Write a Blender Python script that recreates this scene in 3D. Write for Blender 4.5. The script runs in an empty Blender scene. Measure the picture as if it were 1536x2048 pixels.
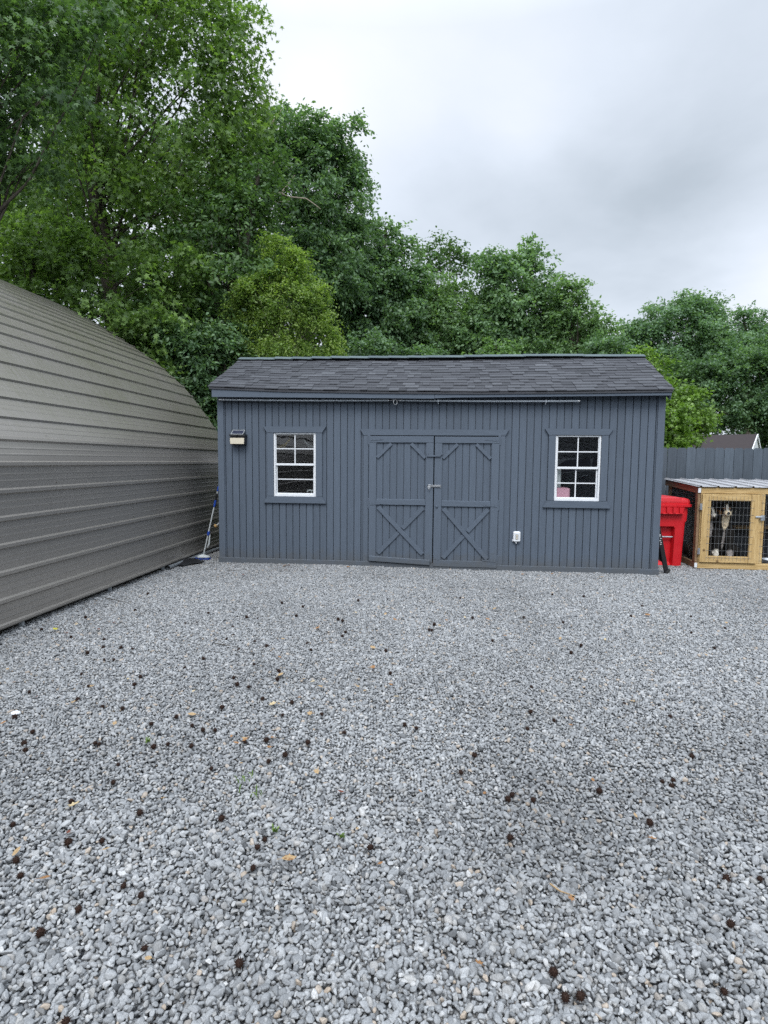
import bpy, bmesh, math, random
import numpy as np
from mathutils import Vector, Matrix, Euler
R_ = math.radians
PI = math.pi
random.seed(7); rng = np.random.default_rng(11)
S = bpy.context.scene
C = S.collection

# ------------------------------------------------------------------ camera, world, sun, exposure
FPX = 1200.0; CAMH = 1.48
PITCH = math.atan(102/FPX); ROLL = R_(.5)
cam = bpy.data.objects.new('camera', bpy.data.cameras.new('camera')); C.objects.link(cam)
cam.data.sensor_fit = 'VERTICAL'; cam.data.sensor_height = 36; cam.data.lens = FPX/2048*36
cam.data.clip_end = 2000; cam.data.clip_start = .05
_f = Vector((0, math.cos(PITCH), -math.sin(PITCH))); _r = Vector((1, 0, 0)); _u = _r.cross(_f)
RT = _r*math.cos(ROLL)+_u*math.sin(ROLL); UP = _u*math.cos(ROLL)-_r*math.sin(ROLL); FW = _f
cam.matrix_world = Matrix(((RT.x, UP.x, -FW.x, 0), (RT.y, UP.y, -FW.y, 0), (RT.z, UP.z, -FW.z, CAMH), (0, 0, 0, 1)))
S.camera = cam

SUN_EL, SUN_AZ = 52, 188          # veiled sun, high and behind the photographer
sun = bpy.data.objects.new('sun', bpy.data.lights.new('sun', 'SUN')); C.objects.link(sun)
sun.data.energy = 1.5; sun.data.angle = R_(24); sun.data.color = (1, .97, .93)
sd = Vector((math.sin(R_(SUN_AZ))*math.cos(R_(SUN_EL)), math.cos(R_(SUN_AZ))*math.cos(R_(SUN_EL)), math.sin(R_(SUN_EL))))
sun.rotation_euler = (-sd).to_track_quat('-Z', 'Y').to_euler()

S.view_settings.view_transform = 'Standard'; S.view_settings.look = 'None'
S.view_settings.exposure = 0.36; S.view_settings.gamma = 1.0; S.view_settings.use_curve_mapping = False
S.render.engine = 'CYCLES'
cy = S.cycles
cy.max_bounces = 6; cy.diffuse_bounces = 4; cy.glossy_bounces = 3; cy.transmission_bounces = 4; cy.transparent_max_bounces = 8
cy.sample_clamp_indirect = 6; cy.caustics_reflective = False; cy.caustics_refractive = False
cy.use_denoising = False; cy.use_adaptive_sampling = False

def build_world():
    w = bpy.data.worlds.new('World'); S.world = w; w.use_nodes = True
    nt = w.node_tree; nt.nodes.clear(); N = nt.nodes.new; L = nt.links.new
    out = N('ShaderNodeOutputWorld')
    sky = N('ShaderNodeTexSky'); sky.sky_type = 'NISHITA'; sky.sun_disc = False
    sky.sun_elevation = R_(SUN_EL); sky.sun_rotation = R_(SUN_AZ); sky.air_density = 1.5; sky.dust_density = 2
    b1 = N('ShaderNodeBackground'); b1.inputs[1].default_value = .1; L(sky.outputs[0], b1.inputs[0])
    tc = N('ShaderNodeTexCoord'); nrm = N('ShaderNodeVectorMath'); nrm.operation = 'NORMALIZE'; L(tc.outputs['Generated'], nrm.inputs[0])
    sep = N('ShaderNodeSeparateXYZ'); L(nrm.outputs[0], sep.inputs[0])
    def M(op, a, b=None, c=None, clamp=False):
        m = N('ShaderNodeMath'); m.operation = op; m.use_clamp = clamp
        for i, v in enumerate((a, b, c)):
            if v is None: continue
            if isinstance(v, (int, float)): m.inputs[i].default_value = v
            else: L(v, m.inputs[i])
        return m.outputs[0]
    zc = M('MAXIMUM', sep.outputs[2], 0.0)
    den = M('ADD', zc, .22)
    cx = M('DIVIDE', sep.outputs[0], den); cyy = M('DIVIDE', sep.outputs[1], den)
    comb = N('ShaderNodeCombineXYZ'); L(cx, comb.inputs[0]); L(cyy, comb.inputs[1])
    def noise(scale, detail, seed, rough=.5, dist=0.0):
        mp = N('ShaderNodeMapping'); mp.inputs['Location'].default_value = (seed, seed*1.7, seed*.3); L(comb.outputs[0], mp.inputs[0])
        n = N('ShaderNodeTexNoise'); n.inputs['Scale'].default_value = scale; n.inputs['Detail'].default_value = detail
        n.inputs['Roughness'].default_value = rough; n.inputs['Distortion'].default_value = dist
        L(mp.outputs[0], n.inputs['Vector']); return n.outputs[0]
    n1 = noise(.9, 5, 3.1, .5, .3); n2 = noise(2.6, 6, 9.4, .55, .2)
    v = M('ADD', M('MULTIPLY', M('SUBTRACT', n1, .5), .62), M('MULTIPLY', M('SUBTRACT', n2, .5), .26))
    v = M('ADD', v, .63)
    def blob(d, width, amt, acc):
        dt = N('ShaderNodeVectorMath'); dt.operation = 'DOT_PRODUCT'; L(nrm.outputs[0], dt.inputs[0]); dt.inputs[1].default_value = Vector(d).normalized()
        e = M('POWER', M('MAXIMUM', dt.outputs['Value'], 0.0), 2/(width*width))
        return M('ADD', acc, M('MULTIPLY', e, amt))
    # thin bright places and heavier banks in the cloud sheet
    for d, wd, am in (((-.085, .855, .511), .16, .22), ((-.10, .86, .49), .05, .10), ((.184, .873, .452), .06, .12), ((.10, .90, .50), .5, .08),
                      ((.16, .93, .335), .16, -.10), ((.33, .87, .35), .20, -.23), ((.46, .82, .35), .10, -.06),
                      ((.53, .83, .235), .10, .24), ((.30, .92, .19), .12, .10), ((.12, .97, .2), .15, .08), ((.24, .80, .55), .16, .10)):
        v = blob(d, wd, am, v)
    v = M('MULTIPLY', v, 1.0, clamp=True)
    cr = N('ShaderNodeValToRGB'); L(v, cr.inputs[0])
    e = cr.color_ramp.elements
    e[0].position = .15; e[0].color = (.34, .39, .44, 1); e[1].position = 1.0; e[1].color = (.93, .955, 1.0, 1)
    a = cr.color_ramp.elements.new(.42); a.color = (.46, .52, .59, 1)
    a = cr.color_ramp.elements.new(.66); a.color = (.69, .755, .85, 1)
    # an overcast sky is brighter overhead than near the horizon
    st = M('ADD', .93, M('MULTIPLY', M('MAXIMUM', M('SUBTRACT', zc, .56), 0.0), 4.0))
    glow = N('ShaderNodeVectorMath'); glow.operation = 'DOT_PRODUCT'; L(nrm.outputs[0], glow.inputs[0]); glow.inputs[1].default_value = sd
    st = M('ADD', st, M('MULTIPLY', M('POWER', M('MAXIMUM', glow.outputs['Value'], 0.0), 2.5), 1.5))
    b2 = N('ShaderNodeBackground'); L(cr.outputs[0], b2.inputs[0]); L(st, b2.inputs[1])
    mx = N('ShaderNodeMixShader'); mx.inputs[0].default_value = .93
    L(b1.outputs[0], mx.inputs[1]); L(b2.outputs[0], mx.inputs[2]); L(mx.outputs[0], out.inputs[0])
build_world()

def ray(x, y):
    return (FW*FPX + RT*(x-768) - UP*(y-1024)).normalized()
def gpt(x, y, z=0.0):                       # where a line of sight meets the ground
    d = ray(x, y); t = (z-CAMH)/d.z
    return Vector((0, 0, CAMH)) + d*t
def at(x, y, Y):                            # the same at a distance Y ahead
    d = ray(x, y); return Vector((0, 0, CAMH)) + d*(Y/d.y)

# ------------------------------------------------------------------ helpers
def tag(o, label=None, cat=None, group=None, kind=None):
    if label: o['label'] = label
    if cat: o['category'] = cat
    if group: o['group'] = group
    if kind: o['kind'] = kind
    return o
def empty(name, loc=(0, 0, 0), rz=0.0, label=None, cat=None, group=None):
    o = bpy.data.objects.new(name, None); C.objects.link(o); o.location = loc; o.rotation_euler = (0, 0, rz)
    o.empty_display_size = .2
    return tag(o, label, cat, group)
def np_mesh(name, verts, faces_idx, sizes, mat=None, parent=None, attrs=None, smooth=False, link=True):
    me = bpy.data.meshes.new(name)
    verts = np.asarray(verts, dtype=np.float32); fi = np.asarray(faces_idx, dtype=np.int32).ravel()
    sizes = np.asarray(sizes, dtype=np.int32)
    me.vertices.add(len(verts)); me.vertices.foreach_set('co', verts.ravel())
    me.loops.add(len(fi)); me.loops.foreach_set('vertex_index', fi)
    me.polygons.add(len(sizes))
    st = np.zeros(len(sizes), dtype=np.int32); st[1:] = np.cumsum(sizes)[:-1]
    me.polygons.foreach_set('loop_start', st); me.polygons.foreach_set('loop_total', sizes)
    if smooth: me.polygons.foreach_set('use_smooth', np.ones(len(sizes), dtype=bool))
    me.update(calc_edges=True)
    for k, a in (attrs or {}).items():
        at_ = me.attributes.new(k, 'FLOAT', 'POINT'); at_.data.foreach_set('value', np.asarray(a, dtype=np.float32))
    if mat: me.materials.append(mat)
    o = bpy.data.objects.new(name, me)
    if link: C.objects.link(o)
    if parent: o.parent = parent
    return o
class MB:
    def __init__(s): s.v = []; s.f = []; s.t = []; s.tone = 0.5
    def add(s, vs, fs):
        b = len(s.v); s.v += [tuple(v) for v in vs]; s.f += [tuple(i+b for i in f) for f in fs]; s.t += [s.tone]*len(vs)
    def box(s, x0, x1, y0, y1, z0, z1, bev=0.0):
        if bev <= 0:
            vs = [(x, y, z) for z in (z0, z1) for y in (y0, y1) for x in (x0, x1)]
            s.add(vs, [(0, 2, 3, 1), (4, 5, 7, 6), (0, 1, 5, 4), (2, 6, 7, 3), (0, 4, 6, 2), (1, 3, 7, 5)])
        else:
            s.obox((x0+x1)/2, (y0+y1)/2, (z0+z1)/2, x1-x0, y1-y0, z1-z0, Matrix.Identity(3), bev)
    def obox(s, cx, cy_, cz, lx, ly, lz, rot, bev=0.0):
        bm = bmesh.new(); bmesh.ops.create_cube(bm, size=1)
        bmesh.ops.scale(bm, vec=(lx, ly, lz), verts=bm.verts)
        if bev > 0: bmesh.ops.bevel(bm, geom=list(bm.edges), offset=min(bev, .45*min(lx, ly, lz)), segments=1, affect='EDGES')
        bm.transform(Matrix.Translation((cx, cy_, cz)) @ rot.to_4x4()); s.bm(bm)
    def bm(s, bm):
        bm.verts.index_update(); s.add([v.co[:] for v in bm.verts], [[v.index for v in f.verts] for f in bm.faces]); bm.free()
    def bar(s, p, q, w, h, bev=0.0, up=(0, 0, 1)):          # box beam from p to q, w across, h along 'up'
        p = Vector(p); q = Vector(q); d = q-p; L = d.length; d.normalize(); u = Vector(up)
        x = d.cross(u)
        if x.length < 1e-4: x = d.cross(Vector((0, 1, 0)))
        x.normalize(); u = x.cross(d)
        rot = Matrix((x, d, u)).transposed(); m = (p+q)/2
        s.obox(m.x, m.y, m.z, w, L, h, rot, bev)
    def tube(s, pts, r, n=8, cap=True):
        pts = [Vector(p) for p in pts]; rs = r if isinstance(r, (list, tuple)) else [r]*len(pts)
        prev = None; base = len(s.v); vs = []
        for i, p in enumerate(pts):
            d = (pts[min(i+1, len(pts)-1)]-pts[max(i-1, 0)]).normalized()
            if prev is None:
                a = d.orthogonal().normalized()
            else:
                a = (prev - d*prev.dot(d))
                a = a.normalized() if a.length > 1e-6 else d.orthogonal().normalized()
            prev = a; b = d.cross(a)
            for k in range(n):
                t = 2*PI*k/n; vs.append(p+a*math.cos(t)*rs[i]+b*math.sin(t)*rs[i])
        fs = []
        for i in range(len(pts)-1):
            for k in range(n):
                k2 = (k+1) % n; fs.append((i*n+k, i*n+k2, (i+1)*n+k2, (i+1)*n+k))
        if cap: fs.append(tuple(range(n-1, -1, -1))); fs.append(tuple((len(pts)-1)*n+k for k in range(n)))
        s.add(vs, fs)
    def prism(s, poly, y0, y1):                              # polygon in x,z extruded along y
        n = len(poly); vs = [(x, y0, z) for x, z in poly]+[(x, y1, z) for x, z in poly]
        fs = [tuple(range(n)), tuple(range(2*n-1, n-1, -1))]+[(i, i+n, (i+1) % n+n, (i+1) % n) for i in range(n)]
        s.add(vs, fs)
    def loft(s, rings, cap=True):
        n = len(rings[0]); vs = [p for r in rings for p in r]; fs = []
        for i in range(len(rings)-1):
            for k in range(n): fs.append((i*n+k, i*n+(k+1) % n, (i+1)*n+(k+1) % n, (i+1)*n+k))
        if cap: fs.append(tuple(range(n-1, -1, -1))); fs.append(tuple((len(rings)-1)*n+k for k in range(n)))
        s.add(vs, fs)
    def build(s, name, mat, parent=None, smooth=False, fix=True):
        me = bpy.data.meshes.new(name); me.from_pydata(s.v, [], s.f)
        if fix:
            bm = bmesh.new(); bm.from_mesh(me); bmesh.ops.recalc_face_normals(bm, faces=bm.faces); bm.to_mesh(me); bm.free()
        a = me.attributes.new('tone', 'FLOAT', 'POINT'); a.data.foreach_set('value', np.asarray(s.t, dtype=np.float32))
        me.materials.append(mat)
        if smooth:
            me.polygons.foreach_set('use_smooth', [True]*len(me.polygons))
            try: me.set_sharp_from_angle(angle=R_(smooth if smooth is not True else 40))
            except Exception: pass
        me.update()
        o = bpy.data.objects.new(name, me); C.objects.link(o)
        if parent: o.parent = parent
        return o

# ------------------------------------------------------------------ materials
class NT:
    def __init__(s, name):
        s.m = bpy.data.materials.new(name); s.m.use_nodes = True; s.nt = s.m.node_tree; s.nt.nodes.clear()
        s.out = s.N('ShaderNodeOutputMaterial')
    def N(s, t): return s.nt.nodes.new(t)
    def L(s, a, b): s.nt.links.new(a, b)
    def put(s, sock, v):
        if v is None: return
        if hasattr(v, 'is_output') or isinstance(v, bpy.types.NodeSocket): s.L(v, sock)
        elif isinstance(v, (tuple, list)) and len(v) == 3 and sock.type == 'RGBA': sock.default_value = (*v, 1)
        else: sock.default_value = v
    def math(s, op, a, b=0.0, clamp=False):
        m = s.N('ShaderNodeMath'); m.operation = op; m.use_clamp = clamp; s.put(m.inputs[0], a); s.put(m.inputs[1], b); return m.outputs[0]
    def coord(s, kind='Object', scale=(1, 1, 1), loc=(0, 0, 0)):
        if kind == 'World': g = s.N('ShaderNodeNewGeometry'); o = g.outputs['Position']
        else: g = s.N('ShaderNodeTexCoord'); o = g.outputs[kind]
        m = s.N('ShaderNodeMapping'); m.inputs['Scale'].default_value = scale; m.inputs['Location'].default_value = loc; s.L(o, m.inputs[0]); return m.outputs[0]
    def noise(s, co, scale=5, detail=4, rough=.5, dist=0.0):
        n = s.N('ShaderNodeTexNoise'); n.inputs['Scale'].default_value = scale; n.inputs['Detail'].default_value = detail
        n.inputs['Roughness'].default_value = rough; n.inputs['Distortion'].default_value = dist; s.L(co, n.inputs['Vector']); return n.outputs[0]
    def ramp(s, fac, stops):
        r = s.N('ShaderNodeValToRGB'); s.put(r.inputs[0], fac); els = r.color_ramp.elements
        while len(els) < len(stops): els.new(.5)
        for e, (p, c) in zip(els, stops):
            e.position = p; e.color = (*c, 1) if isinstance(c, (tuple, list)) else (c, c, c, 1)
        return r.outputs[0]
    def mix(s, fac, a, b, mode='MIX'):
        m = s.N('ShaderNodeMix'); m.data_type = 'RGBA'; m.blend_type = mode; s.put(m.inputs[0], fac); s.put(m.inputs[6], a); s.put(m.inputs[7], b); return m.outputs[2]
    def attr(s, name, typ='GEOMETRY'):
        a = s.N('ShaderNodeAttribute'); a.attribute_name = name; a.attribute_type = typ; return a.outputs['Fac']
    def bump(s, h, strength=.3, dist=.01, nrm=None):
        b = s.N('ShaderNodeBump'); b.inputs['Strength'].default_value = strength; b.inputs['Distance'].default_value = dist
        s.L(h, b.inputs['Height'])
        if nrm is not None: s.L(nrm, b.inputs['Normal'])
        return b.outputs[0]
    def pbr(s, col, rough=.6, metal=0.0, bump=None, spec=.5, **kw):
        p = s.N('ShaderNodeBsdfPrincipled'); s.put(p.inputs['Base Color'], col); s.put(p.inputs['Roughness'], rough); s.put(p.inputs['Metallic'], metal)
        s.put(p.inputs['Specular IOR Level'], spec)
        if bump is not None: s.L(bump, p.inputs['Normal'])
        for k, v in kw.items(): s.put(p.inputs[k.replace('_', ' ')], v)
        s.L(p.outputs[0], s.out.inputs[0]); return p
def simple(name, col, rough=.5, metal=0.0, var=.12, scale=20, bump=.15, spec=.5):
    t = NT(name); co = t.coord(); n = t.noise(co, scale, 4)
    c = t.mix(n, tuple(max(0, x*(1-var)) for x in col), tuple(min(1, x*(1+var)) for x in col))
    b = t.bump(t.noise(co, scale*4, 3), bump, .003) if bump > 0 else None
    t.pbr(c, t.math('ADD', t.math('MULTIPLY', n, .15), rough-.07), metal, b, spec); return t.m

def painted_wood(name, col, grain=(26, 26, 1.6), dirt=.12, base_dirt=True):
    t = NT(name); co = t.coord(scale=grain); n = t.noise(co, 2.2, 6, .62, .5)
    co2 = t.coord(); big = t.noise(co2, 1.3, 4); fine = t.noise(co2, 60, 3, .6)
    c = t.mix(t.ramp(n, [(.3, 0.0), (.7, 1.0)]), tuple(x*(1-dirt) for x in col), tuple(min(1, x*(1+dirt)) for x in col))
    c = t.mix(t.math('MULTIPLY', big, .30), c, (col[0]*.86+.008, col[1]*.88+.01, col[2]*.88+.008))
    tone = t.attr('tone'); c = t.mix(1.0, c, t.ramp(tone, [(0, .76), (1, 1.24)]), 'MULTIPLY')
    # nail heads and small knots
    v = t.N('ShaderNodeTexVoronoi'); v.feature = 'F1'; v.inputs['Scale'].default_value = 3.3; t.L(t.coord(scale=(1, .3, 1)), v.inputs['Vector'])
    c = t.mix(t.ramp(v.outputs['Distance'], [(.012, 0.8), (.022, 0.0)]), c, (.015, .017, .02))
    if base_dirt:
        z = t.N('ShaderNodeSeparateXYZ'); t.L(t.coord('World'), z.inputs[0])
        m = t.math('MULTIPLY', t.ramp(t.math('ADD', z.outputs[2], t.math('MULTIPLY', t.math('SUBTRACT', t.noise(co2, 9, 5, .7), .5), .5)), [(.02, .55), (.24, 0.0)]), 1.0)
        c = t.mix(m, c, (.085, .085, .08))
    b = t.bump(n, .28, .004); b = t.bump(fine, .12, .002, b)
    t.pbr(c, t.math('ADD', .55, t.math('MULTIPLY', n, .2)), 0, b, .35); return t.m

SHED = (.084, .106, .139)
M = {}
M['siding'] = painted_wood('shed_siding_paint', SHED)
M['trimv'] = painted_wood('trim_paint_vertical', (.087, .109, .142), (30, 30, 2.2), .10)
M['trimh'] = painted_wood('trim_paint_horizontal', (.087, .109, .142), (2.2, 30, 30), .12)
M['fencep'] = painted_wood('fence_paint', (.074, .092, .114), (16, 16, 1.3), .2)
M['white'] = simple('white_vinyl', (.72, .74, .76), .4, 0, .04, 30, .05)
M['black'] = simple('black_plastic', (.012, .012, .014), .4, 0, .2, 30, .1)
M['charcoal'] = simple('charcoal_plastic', (.03, .034, .042), .45, 0, .2, 30, .1)
M['cream'] = simple('cream_diffuser', (.62, .56, .44), .35, 0, .03, 20, .03)
M['solar'] = simple('solar_cell', (.03, .035, .06), .08, 0, .15, 6, 0, .8)
M['galv'] = simple('galvanised_steel', (.42, .45, .48), .38, .75, .12, 30, .08)
M['steel'] = simple('bright_steel', (.62, .63, .64), .25, .9, .08, 30, .05)
M['greyrod'] = simple('grey_coated_rod', (.42, .46, .50), .5, .0, .1, 30, .05)
M['red'] = None
M['blue'] = simple('blue_plastic', (.015, .06, .33), .35, 0, .1, 30, .05)
M['palegrey'] = simple('pale_grey_plastic', (.50, .53, .53), .45, 0, .08, 30, .1)
M['brass'] = simple('tan_nozzle', (.45, .28, .10), .5, 0, .1, 40, .1)
M['pink'] = simple('pink_paint', (.80, .42, .52), .5, 0, .05, 10, .03)
M['yellowcord'] = simple('yellow_cord', (.5, .36, .05), .5, 0, .05, 10, .03)
M['darkroom'] = simple('bare_stud_wall', (.10, .08, .06), .9, 0, .2, 4, .2)
M['tyre'] = simple('tyre_rubber', (.018, .018, .018), .8, 0, .2, 40, .2)
M['redleaf'] = None

def red_mat():
    t = NT('red_hdpe'); co = t.coord(); n = t.noise(co, 5, 5, .6)
    c = t.mix(t.ramp(n, [(.35, 0.0), (.75, 1.0)]), (.56, .010, .018), (.62, .022, .028))
    c = t.mix(t.ramp(t.noise(t.coord(scale=(6, 6, 1)), 8, 6, .7), [(.62, 0.0), (.8, .25)]), c, (.55, .12, .11))
    t.pbr(c, .42, 0, t.bump(t.noise(co, 160, 2), .12, .002), .4); return t.m
M['red'] = red_mat()

def lumber(name, col, dark, axis=0):
    sc = [22, 22, 22]; sc[axis] = 1.6
    t = NT(name); co = t.coord(scale=tuple(sc)); n = t.noise(co, 1.6, 5, .55, 1.6)
    c = t.mix(t.ramp(n, [(.38, 0.0), (.62, 1.0)]), col, dark)
    v = t.N('ShaderNodeTexVoronoi'); v.inputs['Scale'].default_value = 4.2; t.L(t.coord(), v.inputs['Vector'])
    c = t.mix(t.ramp(v.outputs['Distance'], [(.05, .85), (.11, 0.0)]), c, (.10, .05, .02))
    t.pbr(c, .7, 0, t.bump(n, .2, .003), .3); return t.m
PINE, PINED = (.56, .40, .19), (.41, .27, .11)
M['pinex'] = lumber('treated_pine_rail', PINE, PINED, 0)
M['pinez'] = lumber('treated_pine_post', PINE, PINED, 2)
M['redwood'] = lumber('red_stained_board', (.30, .20, .115), (.19, .115, .065), 1)
M['tanboard'] = lumber('pale_board', (.34, .24, .13), (.25, .17, .09), 1)

def shingle_mat():
    t = NT('asphalt_shingle'); tone = t.attr('tone'); co = t.coord()
    c = t.ramp(tone, [(0, (.026, .028, .033)), (.35, (.048, .050, .058)), (.7, (.072, .076, .086)), (1, (.105, .11, .122))])
    g = t.noise(co, 420, 2, .7); c = t.mix(1.0, c, t.ramp(g, [(.3, .62), (.72, 1.5)]), 'MULTIPLY')
    c = t.mix(t.math('MULTIPLY', t.noise(co, 2.2, 5, .6), .25), c, (.07, .075, .08))
    t.pbr(c, .88, 0, t.bump(g, .6, .003), .3); return t.m
M['shingle'] = shingle_mat()
def ridge_mat():
    t = NT('ridge_cap_shingle'); tone = t.attr('tone'); co = t.coord(); g = t.noise(co, 300, 2, .7)
    c = t.ramp(tone, [(0, (.055, .075, .085)), (1, (.10, .13, .135))]); c = t.mix(1.0, c, t.ramp(g, [(.3, .7), (.7, 1.35)]), 'MULTIPLY')
    t.pbr(c, .85, 0, t.bump(g, .4, .002), .3); return t.m
M['ridge'] = ridge_mat()

def metal_sheet():
    t = NT('taupe_painted_steel'); co = t.coord(); n = t.noise(co, 1.1, 5, .6); f = t.noise(co, 22, 5, .7)
    c = t.mix(n, (.31, .288, .262), (.365, .340, .312))
    # algae film and run-off streaks down the curve
    st = t.noise(t.coord(scale=(1.2, 14, 1.2)), 2.4, 6, .65)
    z = t.N('ShaderNodeSeparateXYZ'); t.L(co, z.inputs[0])
    hi = t.ramp(z.outputs[2], [(.0, 0.0), (.36, 0.0), (.52, 1.0), (1, .9)])
    z2 = t.math('MULTIPLY', z.outputs[2], .25)
    hi = t.ramp(z2, [(.36, 0.0), (.56, 1.0)])
    alg = t.math('MULTIPLY', t.math('MULTIPLY', t.ramp(t.math('ADD', t.math('MULTIPLY', st, .5), t.math('MULTIPLY', t.noise(co, .7, 4, .6), .5)), [(.42, 0.0), (.66, 1.0)]), hi), .75)
    c = t.mix(alg, c, (.225, .22, .15))
    c = t.mix(t.math('MULTIPLY', t.ramp(f, [(.5, 0.0), (.8, 1.0)]), .25), c, (.25, .24, .22))
    v = t.N('ShaderNodeTexVoronoi'); v.inputs['Scale'].default_value = 1.7; t.L(co, v.inputs['Vector'])
    c = t.mix(t.ramp(v.outputs['Distance'], [(.012, .9), (.018, 0.0)]), c, (.02, .02, .02))
    t.pbr(c, t.math('ADD', .24, t.math('MULTIPLY', f, .14)), .52, t.bump(t.noise(t.coord(scale=(3, .35, 3)), 2, 3), .10, .02), .55); return t.m
M['sheet'] = metal_sheet()

def glass_mat():
    t = NT('window_glass'); fr = t.N('ShaderNodeLayerWeight')
    gl = t.N('ShaderNodeBsdfGlossy'); gl.inputs['Roughness'].default_value = .0; gl.inputs['Color'].default_value = (.95, .97, 1, 1)
    nz = t.noise(t.coord(scale=(1, 1, 1)), 2.6, 2, .4); b = t.bump(nz, .10, .02); t.L(b, gl.inputs['Normal'])
    tr = t.N('ShaderNodeBsdfTransparent'); tr.inputs[0].default_value = (.78, .80, .80, 1)
    mx = t.N('ShaderNodeMixShader'); t.L(t.math('ADD', t.math('MULTIPLY', t.math('POWER', fr.outputs['Facing'], 5.0), .88), .115, True), mx.inputs[0]); t.L(tr.outputs[0], mx.inputs[1]); t.L(gl.outputs[0], mx.inputs[2])
    t.L(mx.outputs[0], t.out.inputs[0]); return t.m
M['glass'] = glass_mat()

def leaf_mat(name, dark, mid, light, trans=.35, rough=.5):
    t = NT(name); tone = t.attr('tone')
    c = t.ramp(tone, [(0.0, dark), (.5, mid), (1.0, light)])
    p = t.N('ShaderNodeBsdfPrincipled'); t.L(c, p.inputs['Base Color']); p.inputs['Roughness'].default_value = rough; p.inputs['Specular IOR Level'].default_value = .5
    tl = t.N('ShaderNodeBsdfTranslucent'); t.L(t.mix(1.0, c, (1.15, 1.25, .55), 'MULTIPLY'), tl.inputs[0])
    mx = t.N('ShaderNodeMixShader'); mx.inputs[0].default_value = trans; t.L(p.outputs[0], mx.inputs[1]); t.L(tl.outputs[0], mx.inputs[2]); t.L(mx.outputs[0], t.out.inputs[0]); return t.m
M['leaf_gum'] = leaf_mat('leaf_colour_gum', (.058, .112, .034), (.132, .225, .062), (.24, .38, .10), .45, .5)
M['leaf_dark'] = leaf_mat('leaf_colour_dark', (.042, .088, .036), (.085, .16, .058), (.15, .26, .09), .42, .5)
M['leaf_yel'] = leaf_mat('leaf_colour_yellow_green', (.09, .155, .038), (.175, .28, .065), (.32, .43, .12), .5, .5)
M['leaf_mid'] = leaf_mat('leaf_colour_mid', (.062, .122, .064), (.135, .235, .115), (.235, .37, .185), .46, .5)
M['leaf_fresh'] = leaf_mat('leaf_colour_fresh', (0.077, 0.138, 0.028), (0.165, 0.286, 0.055), (0.286, 0.440, 0.099), 0.45, .42)
M['leaf_pale'] = leaf_mat('leaf_colour_pale', (.09, .155, .07), (.17, .285, .125), (.28, .42, .20), .48, .5)
M['leaf_far_hazed'] = leaf_mat('leaf_colour_far_hazed', (.07, .135, .08), (.14, .245, .125), (.22, .35, .185), .44, .5)  # lightened green: the haze of distance is put into the leaf colour
def bark():
    t = NT('bark'); co = t.coord(scale=(9, 9, 1.5)); n = t.noise(co, 3, 6, .7)
    c = t.ramp(n, [(.3, (.035, .030, .024)), (.7, (.13, .115, .095))]); t.pbr(c, .9, 0, t.bump(n, .8, .03), .2); return t.m
M['bark'] = bark()
M['palebark'] = simple('pale_dead_branch', (.34, .29, .23), .85, 0, .3, 12, .4, .2)

def stone_mat():
    t = NT('gravel_stone'); tone = t.attr('tone'); hue = t.attr('hue')
    c = t.ramp(tone, [(0.0, (.066, .069, .072)), (.25, (.165, .172, .178)), (.6, (.262, .270, .276)), (.9, (.345, .352, .355)), (1, (.42, .42, .415))])
    c = t.mix(t.ramp(hue, [(.965, 0.0), (.985, .6)]), c, (.40, .31, .22))
    c = t.mix(t.ramp(hue, [(.0, .5), (.16, 0.0)]), c, (.30, .285, .26))
    co = t.coord(); sp = t.noise(co, 330, 3, .75)
    c = t.mix(1.0, c, t.ramp(sp, [(.30, .58), (.5, 1.0), (.70, 1.36)]), 'MULTIPLY')
    w = t.coord('World'); damp = t.noise(w, .55, 4, .6)
    c = t.mix(1.0, c, t.ramp(damp, [(.34, .84), (.52, 1.03), (.75, 1.08)]), 'MULTIPLY')
    # damp patch
    g = t.N('ShaderNodeVectorMath'); g.operation = 'DISTANCE'; t.L(w, g.inputs[0]); g.inputs[1].default_value = (.72, 2.35, 0)
    d = t.math('ADD', g.outputs['Value'], t.math('MULTIPLY', t.math('SUBTRACT', t.noise(w, 2.2, 4, .6), .5), 1.1))
    c = t.mix(1.0, c, t.ramp(d, [(.15, .74), (.75, 1.0)]), 'MULTIPLY')
    t.pbr(c, .75, 0, t.bump(t.noise(co, 210, 3, .6), .35, .0022), .35); return t.m
M['stone'] = stone_mat()
def bed_mat():
    t = NT('gravel_bed'); co = t.coord('World')
    v = t.N('ShaderNodeTexVoronoi'); v.inputs['Scale'].default_value = 46; t.L(co, v.inputs['Vector'])
    sp = t.N('ShaderNodeSeparateColor'); t.L(v.outputs['Color'], sp.inputs[0])
    c = t.ramp(sp.outputs[0], [(0, (.10, .108, .118)), (.6, (.24, .255, .27)), (1, (.40, .41, .42))])
    c = t.mix(1.0, c, t.ramp(v.outputs['Distance'], [(.25, 1.0), (.62, .25)]), 'MULTIPLY')
    t.pbr(c, .85, 0, t.bump(t.math('SUBTRACT', 1.0, v.outputs['Distance']), .9, .012), .3); return t.m
M['bed'] = bed_mat()
def ground_mat():
    t = NT('woodland_floor'); co = t.coord('World'); n = t.noise(co, 1.4, 6, .65); f = t.noise(co, 40, 4, .7)
    c = t.mix(t.ramp(n, [(.42, 0.0), (.6, 1.0)]), (.05, .038, .024), (.035, .075, .02)); c = t.mix(1.0, c, t.ramp(f, [(.3, .6), (.7, 1.4)]), 'MULTIPLY')
    t.pbr(c, .95, 0, t.bump(f, .8, .03), .2); return t.m
M['soil'] = ground_mat()

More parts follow.
